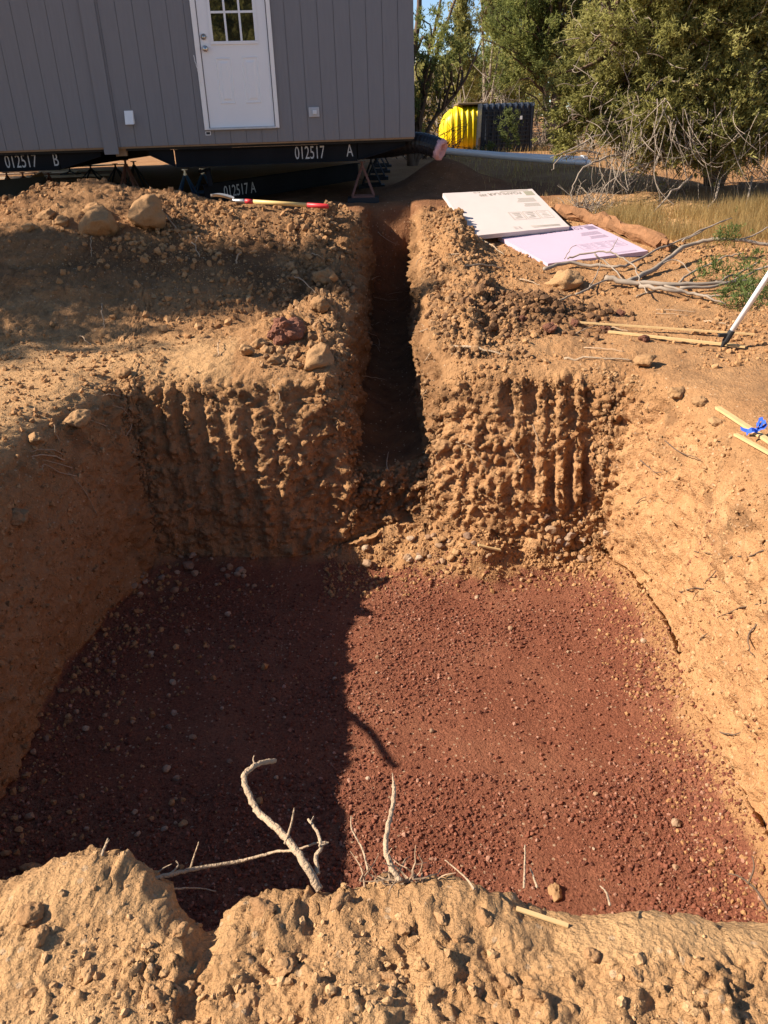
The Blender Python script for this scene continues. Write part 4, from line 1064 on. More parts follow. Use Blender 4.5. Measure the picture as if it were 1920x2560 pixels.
# trees left of the frame: their shadows lie on the mound
LG = 'trees left of the picture that shade the mound'
tree('juniper_tree', 'juniper left of the mound that throws the broad shade band', (-8.6, 7.15, 0.1), [((0, 0, 4.0), (1.3, .62, 1.4), 1), ((.4, .1, 5.4), (.9, .45, 1.0), .6)], 210, .26, 46, .10, M_JUN, [((0, 0, 5.5), .14), ((.4, .2, 4.5), .1)], group=LG, K=5)
tree('juniper_tree', 'taller juniper left of the mound crest with an open crown', (-10.2, 9.2, 0.3), [((0, 0, 5.0), (1.5, .55, 1.6), 1), ((0, .2, 6.2), (1.3, .45, 1.0), .6)], 120, .24, 40, .10, M_JUN, [((0, 0, 7), .15)], group=LG, K=5)
tree('pinyon_tree', 'thin open pinyon left of the pit with high foliage', (-9.5, 6.05, 0.0), [((0, 0, 4.7), (1.0, .35, .9), 1)], 24, .20, 30, .09, M_PIN, [((0, 0, 5.4), .09)], group=LG, K=5)
RG_ = 'trees behind the camera reflected in the door glass'
for x, y in ((-1.2, -9), (-4.2, -11), (1.6, -11), (-7.5, -9), (.3, -16), (-3, -17)):
    tree('juniper_tree', 'dark juniper behind the viewer, mirrored faintly in the door panes', (x, y, -.2), [((0, 0, 4.0), (2.0, 1.4, 3.6), 1)], 190, .45, 34, .22, M_JUN, [((0, 0, 5), .14)], group=RG_, K=5, limb_share=.2)
# grey dead brush below the spires and beside the pinyon
def brush(px, y, w, hgt, n, label, mat=M_TWIG, lean=0.0, r0=.012, cat='dead brush'):
    x0 = T(px, y); mb = MB()
    for i in range(n):
        x = x0 + rng.normal(0, w * .45); yy = y + rng.normal(0, w * .35); p = np.array([x, yy, gz(x, yy) - .02]); d = unit(np.array([rng.normal(lean, .7), rng.normal(0, .6), .55 + rng.random() * .5])); L = hgt * rng.uniform(.4, 1.15); pts = [p]
        for q in range(4):
            d = unit(d + rng.normal(0, .25, 3) + np.array([0, 0, -.10])); p = p + d * L / 4; pts.append(p)
        mb.tube(pts, np.linspace(r0, r0 * .3, 5), 3, cap=False)
        for q in range(2):
            a = pts[2 + q]; e = unit(d + rng.normal(0, .7, 3)); mb.tube([a, a + e * L * .25], [r0 * .5, r0 * .2], 3, cap=False)
    return tag(mb.build('dead_brush', mat), label, cat)
brush(1185, 27, 1.5, 2.6, 150, 'grey leafless brush standing behind the yellow tank', r0=.02)
brush(1345, 26.5, 1.6, 1.0, 120, 'low grey tangle of brush right of the black tank', r0=.018)
brush(1090, 22, .9, 1.5, 60, 'thin brown brush between the house corner and yellow tank', M_BARK, r0=.014)
brush(1420, 24, 1.2, 1.3, 90, 'grey brush below the gap between the pinyon and the big juniper', r0=.014)
brush(1490, 10.75, .34, .42, 90, 'pale dead branch heap between the foam board and juniper', M_TWIG, .5, r0=.007)
# small living sapling in front of the black tank
sx = T(1270, 21); sap = thing('juniper_sapling', 'thin dark sapling in front of the black tank', 'sapling', (sx, 21, gz(sx, 21)))
lv = Leaves(); sm_ = MB().tube([(sx, 21, gz(sx, 21)), (sx + .03, 21, gz(sx, 21) + 1.0)], [.012, .004], 4)
for i in range(26):
    f = i / 26; p = np.array([sx, 21, gz(sx, 21) + .15 + f * .9]) + rng.normal(0, 1, 3) * np.array([.30, .1, .03]) * (1.15 - f); lv.add(p + rng.normal(0, .05, (9, 3)), np.tile([0, 0, .6], (9, 1)), np.full(9, .08), np.full(9, .1))
sm_.build('stem', M_BARK, sap); lv.build('foliage', M_PIN, sap, 5)

# ------------------------------------------------------------------ dry grass
def grass(name, label, n, fx, hgt, w=.0045):
    P = fx(n); P = P[:, :2]; pts = surf(P[:, 0], P[:, 1]); n = len(pts)
    d = np.stack([rng.normal(0, .28, n), rng.normal(0, .28, n), np.ones(n)], 1); L = hgt * rng.uniform(.35, 1.2, n)
    sd = np.stack([np.cos(rng.uniform(0, pi, n)), np.sin(rng.uniform(0, pi, n)) * .3, np.zeros(n)], 1)
    tip = pts + d * L[:, None]; V = np.stack([pts - sd * w + [0, 0, -.01], pts + sd * w + [0, 0, -.01], tip], 1).reshape(-1, 3)
    o = link(name, np_mesh(name, V, np.arange(3 * n).reshape(n, 3), M_STRAW, False, {'tint': np.repeat(rng.random(n), 3)}))
    return tag(o, label, 'grass', kind='stuff')
def band(n):
    c = rng.uniform(0, 1, (60, 2)); c = np.stack([2.6 + c[:, 0] * 3.6, 9.35 + c[:, 1] * 1.1], 1)
    q = c[rng.integers(0, 60, n)] + rng.normal(0, .16, (n, 2)); return q[q[:, 0] > np.interp(q[:, 1], [9.0, 9.6, 10.2, 10.8], [3.75, 3.25, 2.85, 2.6])]
grass('dry_grass', 'straw-coloured dry grass below the big juniper', 20000, band, .20, .0055)
grass('dry_grass', 'thin dry grass on the ground around the tanks and trees', 6000, lambda n: np.stack([rng.uniform(1.5, 12, n), rng.uniform(15, 34, n)], 1), .22, .008)
grass('dry_grass', 'sparse dead grass in the shade behind the foam boards', 1100, lambda n: np.stack([rng.uniform(1.6, 4.5, n), rng.uniform(11, 15.5, n)], 1), .09, .004)

# ------------------------------------------------------------------ log
lp = [hit(1385, 540), hit(1470, 560), hit(1560, 588), hit(1655, 625)]
lp = [p + np.array([0, 0, .07]) for p in lp]
lg = MB(); LP = wander(lp, 6, .008); lg.tube(LP, [.082 + .012 * sin(i * .9) for i in range(len(LP))], 14)
lg.v = [tuple(np.array(p) + rng.normal(0, .010, 3)) for p in lg.v]
logt = thing('rotten_log', 'reddish-brown rotten log lying behind the lilac foam board', 'log', tuple(lp[0])); lg.build('log_body', M_LOG, logt)
for k_ in range(7):
    a = LP[-1] + np.array([rng.normal(0, .04), rng.normal(0, .04), rng.normal(.02, .04)]); dirn = unit(LP[-1] - LP[-3])
    MB().bar(a - dirn * .25, a + dirn * rng.uniform(.02, .10), .03, .05).build('splinter', M_LOG, logt)

# ------------------------------------------------------------------ fallen limbs with green tufts
fl = thing('fallen_limb', 'cut juniper limbs with grey bark and green tufts lying near the foam board', 'branch', tuple(ony(1575, 705, 7.95)))
BR = [([(1515, 694, 8.1), (1575, 706, 7.95), (1673, 711, 7.85), (1787, 708, 7.8), (1868, 701, 7.75), (1882, 715, 7.7)], .030, .009),
      ([(1570, 704, 7.97), (1640, 670, 8.2), (1705, 621, 8.6), (1770, 600, 8.7), (1836, 599, 8.6), (1930, 612, 8.5)], .026, .018),
      ([(1360, 672, 8.45), (1422, 658, 8.45), (1510, 666, 8.45), (1562, 664, 8.5), (1640, 626, 8.9), (1705, 599, 9.1), (1816, 550, 9.3)], .022, .007),
      ([(1600, 716, 7.9), (1666, 724, 7.75), (1722, 732, 7.65), (1770, 743, 7.5), (1816, 761, 7.35)], .022, .006),
      ([(1419, 647, 8.5), (1461, 634, 8.5), (1517, 631, 8.4), (1549, 641, 8.3), (1588, 670, 8.1), (1601, 709, 7.9), (1618, 732, 7.75)], .010, .006),
      ([(1487, 634, 8.45), (1526, 667, 8.3), (1556, 698, 8.1)], .009, .006), ([(1699, 705, 7.85), (1738, 677, 8.0), (1819, 641, 8.2), (1855, 634, 8.2)], .012, .006),
      ([(1700, 720, 7.75), (1790, 716, 7.7), (1860, 690, 7.7), (1930, 660, 7.7)], .016, .010), ([(1660, 712, 7.8), (1740, 735, 7.6), (1800, 740, 7.5), (1870, 735, 7.5)], .014, .006),
      ([(1640, 668, 8.2), (1690, 650, 8.3), (1726, 682, 8.1)], .008, .004), ([(1790, 705, 7.75), (1830, 690, 7.8), (1900, 655, 7.9)], .014, .007), ([(1868, 701, 7.75), (1876, 722, 7.6), (1866, 748, 7.4)], .008, .004),
      ([(1411, 648, 8.5), (1425, 622, 8.55), (1440, 612, 8.6)], .005, .003), ([(1525, 628, 8.45), (1540, 606, 8.55), (1544, 595, 8.6)], .005, .003), ([(1440, 735, 7.9), (1490, 712, 8.0), (1530, 690, 8.15)], .012, .007),
      ([(1470, 722, 7.95), (1490, 690, 8.05), (1500, 655, 8.3)], .007, .004), ([(1705, 604, 9.0), (1760, 575, 9.2), (1830, 545, 9.4)], .010, .005), ([(1836, 600, 8.6), (1880, 590, 8.7), (1935, 560, 8.8)], .012, .006)]
def lay(px, py, y, lift=.22):
    a = ony(px, py, y); h = hit(px, py); return a if a[1] < h[1] - lift else h - unit(h - np.array([0, 0, CAMH])) * lift
for pl, r0, r1 in BR:
    pts = wander([lay(q[0], q[1], q[2]) for q in pl], 5, .006); MB().tube(pts, np.linspace(r0, r1, len(pts)) * rng.uniform(.92, 1.08, len(pts)), 7).build('branch', M_TWIG, fl, smooth=True)
lv = Leaves()
for cx_, cy_, r in ((1836, 576, .10), (1806, 589, .07), (1757, 680, .07), (1820, 687, .12), (1862, 667, .10), (1900, 647, .12), (1885, 703, .11), (1845, 748, .09), (1911, 748, .12), (1810, 732, .07), (1870, 735, .09), (1925, 700, .12), (1850, 715, .07), (1790, 660, .06)):
    p = lay(cx_, cy_, 7.75 if cy_ > 640 else 8.6, .4); m = 34; g_ = rng.normal(0, r * .62, (m, 3)); lv.add(p + g_, np.tile([-.1, -.2, .6], (m, 1)), rng.uniform(.03, .055, m), np.clip(.5 + rng.normal(0, .2, m), 0, 1))
lv.build('green_tufts', M_GREEN, fl, 7, width=.13)

# ------------------------------------------------------------------ laths, pole, shovel
def lath(a, b, w, h, label, lift=.015, name='wooden_lath'):
    a = hit(*a) + np.array([0, 0, lift]); b = hit(*b) + np.array([0, 0, lift])
    m = MB(); n_ = 6
    for i in range(1): m.bar(a, b, w, h)
    return tag(m.build(name, M_LATH, origin=tuple(a)), label, 'lath')
lath((1438, 814), (1885, 845), .016, .014, 'thin round lath lying behind the thicker one near the metal pole', .03)
lath((1520, 835), (1862, 873), .034, .016, 'flat yellow lath with its end under the metal pole foot', .02)
lath((1792, 1030), (1960, 1142), .034, .016, 'flat yellow lath crossing the right rim of the pit', .03)
lath((1836, 1100), (1960, 1170), .024, .014, 'short weathered lath beside the blue ribbon on the pit rim', .035)
rb = MB(); M_RIB = simple('blue_flagging_tape', (.02, .09, .55), .75, var=.2)
c = hit(1890, 1098) + np.array([0, 0, .05])
for k_ in range(5):
    q = [c + np.array([rng.normal(0, .01), rng.normal(0, .01), 0])]; d = unit(np.array([rng.normal(0, 1), rng.normal(0, .6), rng.normal(.2, .5)]))
    for j in range(5): d = unit(d + rng.normal(0, .5, 3)); q.append(q[-1] + d * .018)
    w_ = np.array([0, .008, .008])
    rb.add([tuple(p - w_) for p in q] + [tuple(p + w_) for p in q] + [tuple(p - w_ + np.array([.001, -.001, .001])) for p in q] + [tuple(p + w_ + np.array([.001, -.001, .001])) for p in q],
           [(j, j + 1, 6 + j + 1, 6 + j) for j in range(5)] + [(12 + j, 18 + j, 18 + j + 1, 12 + j + 1) for j in range(5)])
tag(rb.build('flagging_ribbon', M_RIB), 'crumpled blue ribbon tied round a lath on the right pit rim', 'ribbon')
pb = hit(1801, 872); pt = ony(2040, 505, pb[1] - .2)
pole = thing('metal_pole', 'silver metal pole with a black pointed foot leaning to the right', 'pole', tuple(pb))
u = unit(pt - pb)
MB().tube([pb + u * .15, pb + (pt - pb) * 1.3], .021, 14).build('tube', simple('silver_aluminium', (.80, .80, .82), .38, .1, var=.04), pole, smooth=True)
MB().tube([pb - u * .01, pb + u * .04, pb + u * .07, pb + u * .16], [.005, .016, .026, .024], 12).build('foot_spike', M_BLACKP, pole)
MB().box(tuple(pb + u * .12 + np.array([-.085, -.012, -.012])), tuple(pb + u * .12 + np.array([-.02, .012, .016]))).build('foot_tab', M_BLACKP, pole, bevel=.004)
sh0 = ony(612, 503, 9.2); sh1 = ony(822, 516, 9.15)
shovel = thing('shovel', 'shovel with a yellow and red handle lying on the mound crest', 'shovel', tuple(sh0))
u = unit(sh1 - sh0); Ls = np.linalg.norm(sh1 - sh0)
M_REDP = simple('red_handle_paint', (.55, .03, .035), .45, var=.1); M_YH = simple('yellow_handle_wood', (.62, .42, .16), .5, var=.15, scale=10)
MB().tube([sh0 + u * .09, sh1 - u * .24], .023, 10).build('handle', M_YH, shovel, smooth=True)
MB().tube([sh1 - u * .241, sh1 - u * .02, sh1], [.0245, .0265, .020], 10).build('handle_grip', M_REDP, shovel, smooth=True)
MB().tube([sh0 + u * .005, sh0 + u * .0899], .0255, 10).build('handle_collar', M_REDP, shovel, smooth=True)
MB().tube([sh0 - u * .16, sh0 - u * .02, sh0 + u * .004], [.014, .024, .024], 10).build('socket', simple('worn_steel', (.5, .48, .46), .4, .8, var=.2), shovel, smooth=True)
bl_ = MB(); V = []; F = []
bt0 = sh0 - u * .13; sidev = unit(np.cross(u, [0, 0, 1])); nv = np.cross(sidev, u)
for sgn in (1, -1):
    for i in range(9):
        f = i / 8; wd = .085 * math.sqrt(max(0, 1 - ((f - .15) / .85) ** 2 if f > .15 else 1 - .5 * ((.15 - f) / .15) ** 2)) + .002
        for j in range(7):
            s_ = j / 3 - 1; V.append(bt0 - u * (.25 * f) + sidev * wd * s_ + nv * (.03 * s_ * s_ + .03 * sin(f * 2.4) + sgn * .0015))
for i in range(8):
    for j in range(6):
        a = i * 7 + j; F.append((a, a + 1, a + 8, a + 7)); a += 63; F.append((a, a + 7, a + 8, a + 1))
bl_.add(V, F); bl_.build('blade', simple('worn_blade_steel', (.55, .53, .50), .45, .7, var=.25), shovel, smooth=True)

# ------------------------------------------------------------------ branches over the near rim
def stick(name, pls, label, cat='branch', mat=M_BARK_DEAD, group=None):
    root = thing(name, label, cat, tuple(ony(*pls[0][0][0])), group)
    for pl, r0, r1 in pls:
        pts = wander([ony(*q) for q in pl], 7, r0 * .10); rr = np.linspace(r0, r1, len(pts)) * rng.uniform(.90, 1.10, len(pts))
        MB().tube(pts, rr, 9).build('branch_piece', mat, root, smooth=True)
    return root
stick('bent_branch', [([(800, 2225, 1.27), (765, 2165, 1.31), (735, 2118, 1.36), (690, 2070, 1.42), (645, 2030, 1.48), (622, 1985, 1.53), (610, 1945, 1.57), (618, 1928, 1.59), (650, 1908, 1.62), (688, 1902, 1.66)], .0105, .0068),
                      ([(640, 1918, 1.61), (633, 1900, 1.63), (636, 1888, 1.64)], .0028, .0014), ([(712, 2110, 1.37), (728, 2060, 1.40), (736, 2020, 1.42)], .0034, .0018), ([(752, 2140, 1.33), (758, 2160, 1.32)], .004, .002)],
      'thick bent dead branch rising from the near rim over the pit')
stick('crooked_twig', [([(795, 2185, 1.30), (790, 2140, 1.34), (803, 2120, 1.36), (795, 2085, 1.39), (783, 2065, 1.41), (770, 2048, 1.43)], .006, .003), ([(797, 2115, 1.36), (820, 2108, 1.37)], .003, .0014), ([(776, 2056, 1.42), (785, 2040, 1.44)], .0025, .0012)],
      'short crooked twig just right of the bent branch')
stick('straight_stick', [([(1000, 2205, 1.27), (975, 2160, 1.31), (964, 2115, 1.36), (972, 2060, 1.42), (983, 2005, 1.48), (985, 1962, 1.53)], .0078, .0055), ([(985, 1962, 1.53), (980, 1932, 1.56)], .004, .001)],
      'grey upright stick leaning over the cinder, middle of the near rim')
stick('long_root', [([(360, 2205, 1.34), (430, 2185, 1.38), (500, 2170, 1.42), (590, 2155, 1.45), (650, 2140, 1.46), (690, 2130, 1.46), (740, 2125, 1.42), (790, 2108, 1.42), (822, 2106, 1.42)], .0062, .0022),
                    ([(476, 2170, 1.42), (487, 2135, 1.44), (497, 2105, 1.45)], .0028, .0014), ([(360, 2230, 1.33), (420, 2224, 1.36), (490, 2220, 1.40), (540, 2228, 1.40)], .0034, .0016), ([(385, 2188, 1.38), (410, 2170, 1.40), (430, 2160, 1.41)], .0026, .0012), ([(420, 2190, 1.37), (445, 2165, 1.40), (440, 2152, 1.41)], .003, .0015)],
      'long thin pale root running left from the bent branch')
stick('small_twig', [([(254, 2140, 1.36), (262, 2118, 1.38), (270, 2096, 1.39)], .004, .002), ([(264, 2112, 1.38), (274, 2098, 1.39)], .002, .001)], 'tiny upright twig on the left foreground lump', 'twig')
for pl, lab in (([(1310, 2220, 1.2), (1312, 2160, 1.26), (1313, 2112, 1.3)], 'thin upright twig, middle right of the near rim'), ([(1343, 2218, 1.2), (1333, 2190, 1.24), (1326, 2170, 1.26)], 'short thin twig beside the middle right upright twig'),
                ([(1185, 2222, 1.2), (1160, 2190, 1.25), (1112, 2150, 1.3)], 'thin slanting twig between the stick and the upright twig'), ([(920, 2175, 1.3), (905, 2120, 1.36), (880, 2075, 1.4), (878, 2040, 1.43)], 'thin twig left of the grey upright stick'),
                ([(1525, 2262, 1.15), (1515, 2230, 1.2), (1500, 2215, 1.22)], 'tiny curved twig near the flat crust on the right')):
    stick('small_twig', [(pl, .0032, .0014)], lab, 'twig')
bush = MB()
for i in range(26):
    a = ony(1010 + rng.normal(0, 45), 2205 + rng.normal(0, 8), 1.28); d = unit(np.array([rng.normal(0, 1), .4, rng.normal(.15, .4)])); p = a; pts = [a]
    for q in range(4): d = unit(d + rng.normal(0, .4, 3)); p = p + d * .022; pts.append(p)
    bush.tube(pts, np.linspace(.003, .001, 5), 4)
tag(bush.build('root_tangle', M_ROOT), 'tangle of fine roots at the foot of the grey upright stick', 'roots')
stick('root', [([(1925, 2180, 2.55), (1890, 2170, 2.58), (1860, 2180, 2.56)], .012, .008)], 'cut dark root stub poking from the right wall near the bottom', 'root')
stick('root', [([(1930, 2290, 1.75), (1890, 2225, 1.9), (1845, 2190, 2.05), (1820, 2185, 2.1)], .006, .002), ([(1870, 2210, 1.95), (1885, 2170, 2.0), (1880, 2140, 2.05)], .004, .002)], 'dark forked root hanging at the bottom right corner', 'root', M_BARK)

lsp = wander([(-2.60, 3.75, -.02), (-2.44, 3.45, .05), (-2.33, 3.08, .12)], 6, .006)
tag(MB().tube(lsp, np.linspace(.026, .018, len(lsp)), 8).build('stick', M_BARK_DEAD, None, smooth=True, origin=tuple(lsp[0])), 'stout stick poking over the left rim, its shadow on the cinder', 'stick')

# ------------------------------------------------------------------ roots sticking out of the earth walls
def wall_root(pxs, r, label, off=.03, group=None, mat=M_ROOT):
    pts = []
    for i, p in enumerate(pxs):
        h = hit(*p[:2]); d = unit(np.array([0, 0, CAMH]) - h); pts.append(h + d * (0.0 if i == 0 else (p[2] if len(p) > 2 else off)))
    pts = wander(pts, 5, r * .5)
    return tag(MB().tube(pts, np.linspace(r, r * .4, len(pts)), 5).build('root', mat, None, origin=tuple(pts[0])), label, 'root', group)
WL = 'roots poking from the left pit wall'
WLL = ['pale root just above the branched one on the left wall', 'pale root just below the branched one on the left wall', 'drooping pale root lowest in the left wall cluster', 'pale root near the left rear corner below the rim', 'short root right of the rounded clod on the left rim', 'topmost pale root by the left rear corner', 'tiny upright root above the left wall cluster', 'long thin root trailing down the left wall below the cluster', 'root hanging down beside the left rear corner']
wall_root([(160, 1150), (120, 1136), (78, 1142)], .007, 'pale root with side twigs on the upper left pit wall', .06, WL)
for px_ in ([(165, 1140), (135, 1125), (75, 1128)], [(180, 1170), (140, 1158), (105, 1150)], [(190, 1190), (150, 1180), (110, 1160), (108, 1180)], [(330, 1050), (305, 1020), (275, 1012)], [(268, 1065), (245, 1058), (225, 1050)], [(300, 990), (275, 985), (255, 990)], [(150, 1105), (138, 1080), (135, 1060)], [(245, 1290), (205, 1220), (170, 1180)], [(330, 1060), (315, 1090), (300, 1065)]):
    wall_root(px_, .0045, WLL.pop(0), .05, WL)
WR_ = 'dark thin roots on the right pit wall'
WRL = ['dark root at the right picture edge, halfway up the sunlit wall', 'long straight dark root high on the sunlit right wall', 'dark root slanting down below the long straight one on the right wall', 'hooked dark root low on the right wall near the cinder', 'upright dark root below the picture-edge root on the right wall',
       'thin root just under the right rim near the rear corner', 'small root by the rear corner foot of the right wall', 'lowest dark root on the right wall', 'short level root in the middle of the right wall', 'short root below the right rim beside the grooves']
for px_ in ([(1920, 1505), (1850, 1520), (1793, 1545)], [(1920, 1372), (1850, 1392), (1735, 1378)], [(1830, 1390), (1780, 1440), (1732, 1500)], [(1730, 1640), (1760, 1590), (1790, 1580)], [(1890, 1560), (1870, 1600), (1880, 1640)], [(1650, 1090), (1700, 1130), (1760, 1150)], [(1560, 1300), (1600, 1250), (1640, 1235)], [(1800, 1830), (1840, 1835), (1900, 1820)], [(1700, 1480), (1740, 1470), (1800, 1480)], [(1600, 1150), (1640, 1180), (1690, 1170)]):
    wall_root(px_, .005, WRL.pop(0), .02, WR_, M_BARK)
TRG = 'roots poking into the trench'
TRL = ['long dark root reaching left from the right trench wall below the foam boards', 'white-tipped root crossing from the left trench wall, middle of the trench', 'upper one of the three close roots low on the right trench wall', 'middle one of the three close roots on the right trench wall', 'lowest of the close roots hanging down the right trench wall', 'pale-tipped root low on the left trench wall above the pit mouth',
       'hooked root on the left trench wall halfway along', 'small root high on the right trench wall near the far end', 'thin root high on the left trench wall near the far end', 'root drooping at the right lip of the trench mouth', 'short straight root on the right trench wall above the close roots', 'curled root on the left trench wall above the pale-tipped one',
       'drooping root on the left trench wall below the hooked root', 'fine root on the left trench wall just above the white-tipped root', 'topmost fine root on the right trench wall']
for px_ in ([(1056, 716), (1020, 728), (970, 736)], [(930, 742), (960, 748), (994, 750)], [(1075, 822), (1050, 828), (1026, 832)], [(1075, 850), (1050, 862), (1018, 868)], [(1078, 880), (1060, 905), (1052, 930)], [(905, 940), (935, 944), (962, 949)], [(900, 800), (930, 812), (950, 805)], [(1062, 640), (1045, 650), (1040, 665)], [(945, 580), (968, 600), (1000, 612)],
            [(1085, 950), (1060, 985), (1045, 1010)], [(1074, 800), (1055, 790), (1035, 796)], [(912, 870), (938, 862), (950, 880)], [(918, 830), (945, 845), (948, 870)], [(925, 700), (950, 690), (962, 700)], [(1050, 600), (1040, 612), (1035, 632)]):
    wall_root(px_, .006, TRL.pop(0), .05, TRG)
for px_ in ([(1140, 1105), (1180, 1120), (1220, 1180)], [(1260, 1100), (1300, 1150), (1290, 1180)], [(1330, 1060), (1345, 1110), (1330, 1170)], [(680, 960), (700, 990), (690, 1010)]):
    wall_root(px_, .005, 'thin root hanging down the far pit wall', .03, 'roots on the far pit wall')
wall_root([(985, 1195), (968, 1170), (972, 1130)], .008, 'forked pale root scrap lying on the trench floor', .02)

# sticks lying about on the right-hand ground
GS = 'sticks scattered on the ground right of the trench'
SKL = ['long weathered stick on the rim just left of the dark soil heap', 'flat weathered stick on the ground behind the right far pit wall', 'stick lying at the trench edge below the lilac foam board', 'bent brown stick right of the tan rock below the fallen limbs', 'short dark stick end rising below the fallen limbs', 'pale stick near the foot of the metal pole', 'fine white twig on the ground below the fallen limbs, upper one', 'fine white twig on the ground below the fallen limbs, lower one',
       'splintered stick leading to the start of the laths', 'short stick left of the tan rock below the foam board', 'stick slanting beneath the left end of the lilac foam board', 'thin twig behind the flat weathered stick', 'little stick beside the bent brown one', 'thin twig crossing the left end of the round lath', 'stick at the trench edge nearest the cream foam board']
for a_, b_, r in (((1130, 870), (1260, 890), .014), ((1410, 900), (1580, 905), .012), ((1150, 665), (1260, 672), .012), ((1390, 760), (1440, 740), .012), ((1590, 745), (1640, 730), .01), ((1760, 805), (1830, 818), .009), ((1640, 775), (1740, 782), .006), ((1640, 785), (1720, 790), .005), ((1480, 810), (1570, 830), .008), ((1300, 700), (1350, 715), .01), ((1200, 600), (1260, 640), .012), ((1460, 870), (1560, 880), .006), ((1600, 700), (1650, 730), .008), ((1440, 835), (1500, 812), .006), ((1120, 640), (1190, 640), .01)):
    p0 = hit(*a_); p1 = hit(*b_); up_ = np.array([0, 0, r * .8]); m_ = (p0 + p1) / 2 + np.array([0, 0, r * 2]); pts = wander([p0 + up_, m_, p1 + up_], 5, r * .4)
    tag(MB().tube(pts, np.linspace(r, r * .5, len(pts)), 6).build('stick', M_BARK_DEAD if r > .007 else M_ROOT, None, smooth=True, origin=tuple(p0)), SKL.pop(0), 'stick', GS)
TWL = ['forked twig upright on the mound right of the largest boulder', 'long twig slanting down from the largest boulder', 'thicker twig crossing the forked twig on the mound', 'fine upright twig below the crumbling clod', 'curved twig in the mound shade, upper left', 'curly twig in the mound shade, lower left', 'little twig on the far rim left of the pale upright stone', 'stubby pale stick on the sunlit middle of the mound', 'short twig on the mound slope near the trench', 'long twig on the mound slope above the red-brown rock']
for a_, b_, r in (((500, 590), (490, 620), .008), ((395, 520), (455, 600), .010), ((480, 605), (500, 650), .009), ((230, 590), (230, 650), .005), ((255, 760), (262, 830), .006), ((200, 840), (230, 875), .006), ((545, 890), (550, 860), .006), ((590, 660), (605, 640), .010), ((770, 640), (810, 655), .008), ((730, 690), (790, 740), .008)):
    p0 = hit(*a_); p1 = hit(*b_) ; pts = wander([p0, (p0 + p1) / 2 + np.array([0, -.01, .05]), p1 + np.array([0, 0, .03])], 5, .005)
    tag(MB().tube(pts, np.linspace(r, r * .5, len(pts)), 5).build('stick', M_ROOT, None, origin=tuple(p0)), TWL.pop(0), 'twig', 'twigs on the dirt mound')

# ------------------------------------------------------------------ stones
import bmesh
def rock_mesh(name, seed, mat, sub=3, rough=.35, flat=.75, smooth=False):
    bm = bmesh.new(); bmesh.ops.create_icosphere(bm, subdivisions=sub, radius=1.0)
    r = np.random.default_rng(seed); V = np.array([v.co[:] for v in bm.verts], np.float32)
    for q in range(7):   # broken faces
        n = unit(r.normal(0, 1, 3)); dd = r.uniform(.55, .9); s_ = V @ n; V = V - np.maximum(s_ - dd, 0)[:, None] * n[None, :] * .85
    o = r.random(3) * 20
    V = V * (1 + rough * (.6 * vn((V + o).astype(np.float32), 1.3, seed % 9) + .32 * vn((V + o).astype(np.float32), 3.0, 3) + .16 * vn((V + o).astype(np.float32), 7, 4) + .08 * vn((V + o).astype(np.float32), 15, 5)))[:, None]
    V[:, 2] *= flat; V[:, 1] *= r.uniform(.75, 1)
    for v, c in zip(bm.verts, V): v.co = c
    me = bpy.data.meshes.new(name); bm.to_mesh(me); bm.free(); me.materials.append(mat)
    me.polygons.foreach_set('use_smooth', [smooth] * len(me.polygons)); me.update(); return me
ROCK_S = [rock_mesh('stone', 100 + i, M_STONE, 2) for i in range(7)]
ROCK_D = [rock_mesh('stone', 200 + i, M_DIRTSTONE, 4, .5, smooth=True) for i in range(6)]
ROCK_B = [rock_mesh('boulder', 300 + i, M_DIRTSTONE, 4, .5, .8, True) for i in range(3)]
ROCK_R = [rock_mesh('rock', 320 + i, M_REDSTONE, 4, .6, .75, False) for i in range(2)]
def rock(px, py, wpx, meshes, label, group=None, name='stone', cat='stone', sink=.3, asp=1.0, rz=None):
    h = hit(px, py); r = wpx * pxm(h) / 2
    o = link(name, meshes[rng.integers(len(meshes))], None, (h[0], h[1] + r * .2, h[2] + r * (.55 - sink)))
    o.rotation_euler = (rng.normal(0, .18), rng.normal(0, .18), rng.uniform(0, 6.28) if rz is None else rz); o.scale = (r * asp, r, r * rng.uniform(.85, 1.1))
    return tag(o, label, cat, group)
rock(365, 572, 105, ROCK_B, 'largest tan boulder on the dirt mound, left of the shovel', name='boulder', cat='boulder', sink=.0)
rock(250, 585, 100, ROCK_B, 'rough crumbling clod left of the largest boulder on the mound', name='dirt_clod', cat='clod', sink=.15)
rock(118, 545, 46, ROCK_D, 'brown clod near the left end of the mound crest', name='dirt_clod', cat='clod'); rock(155, 558, 40, ROCK_D, 'round brown stone right of the brown clod on the mound crest')
rock(75, 575, 40, ROCK_D, 'pale stone at the far left of the mound'); rock(235, 530, 60, ROCK_D, 'dark rounded clod just above the crumbling clod on the mound', name='dirt_clod', cat='clod', sink=.5)
rock(715, 855, 105, ROCK_R, 'dark red-brown rock at the foot of the mound beside the trench', name='rock', cat='rock', sink=.0, asp=1.1)
rock(615, 892, 46, ROCK_D, 'pale upright stone left of the dark red-brown rock', sink=-.2); rock(648, 868, 46, ROCK_D, 'tan stone between pale upright stone and red-brown rock'); rock(668, 880, 34, ROCK_D, 'small tan stone touching the red-brown rock')
rock(800, 905, 78, ROCK_D, 'flat tan slab of dirt at the corner of pit and trench', asp=1.2, sink=.3); rock(730, 885, 40, ROCK_D, 'tan clod below the dark red-brown rock', name='dirt_clod', cat='clod')
rock(690, 905, 38, ROCK_D, 'tan clod on the far pit rim left of the slab', name='dirt_clod', cat='clod'); rock(745, 918, 30, ROCK_D, 'small clod on the far pit rim below the slab', name='dirt_clod', cat='clod')
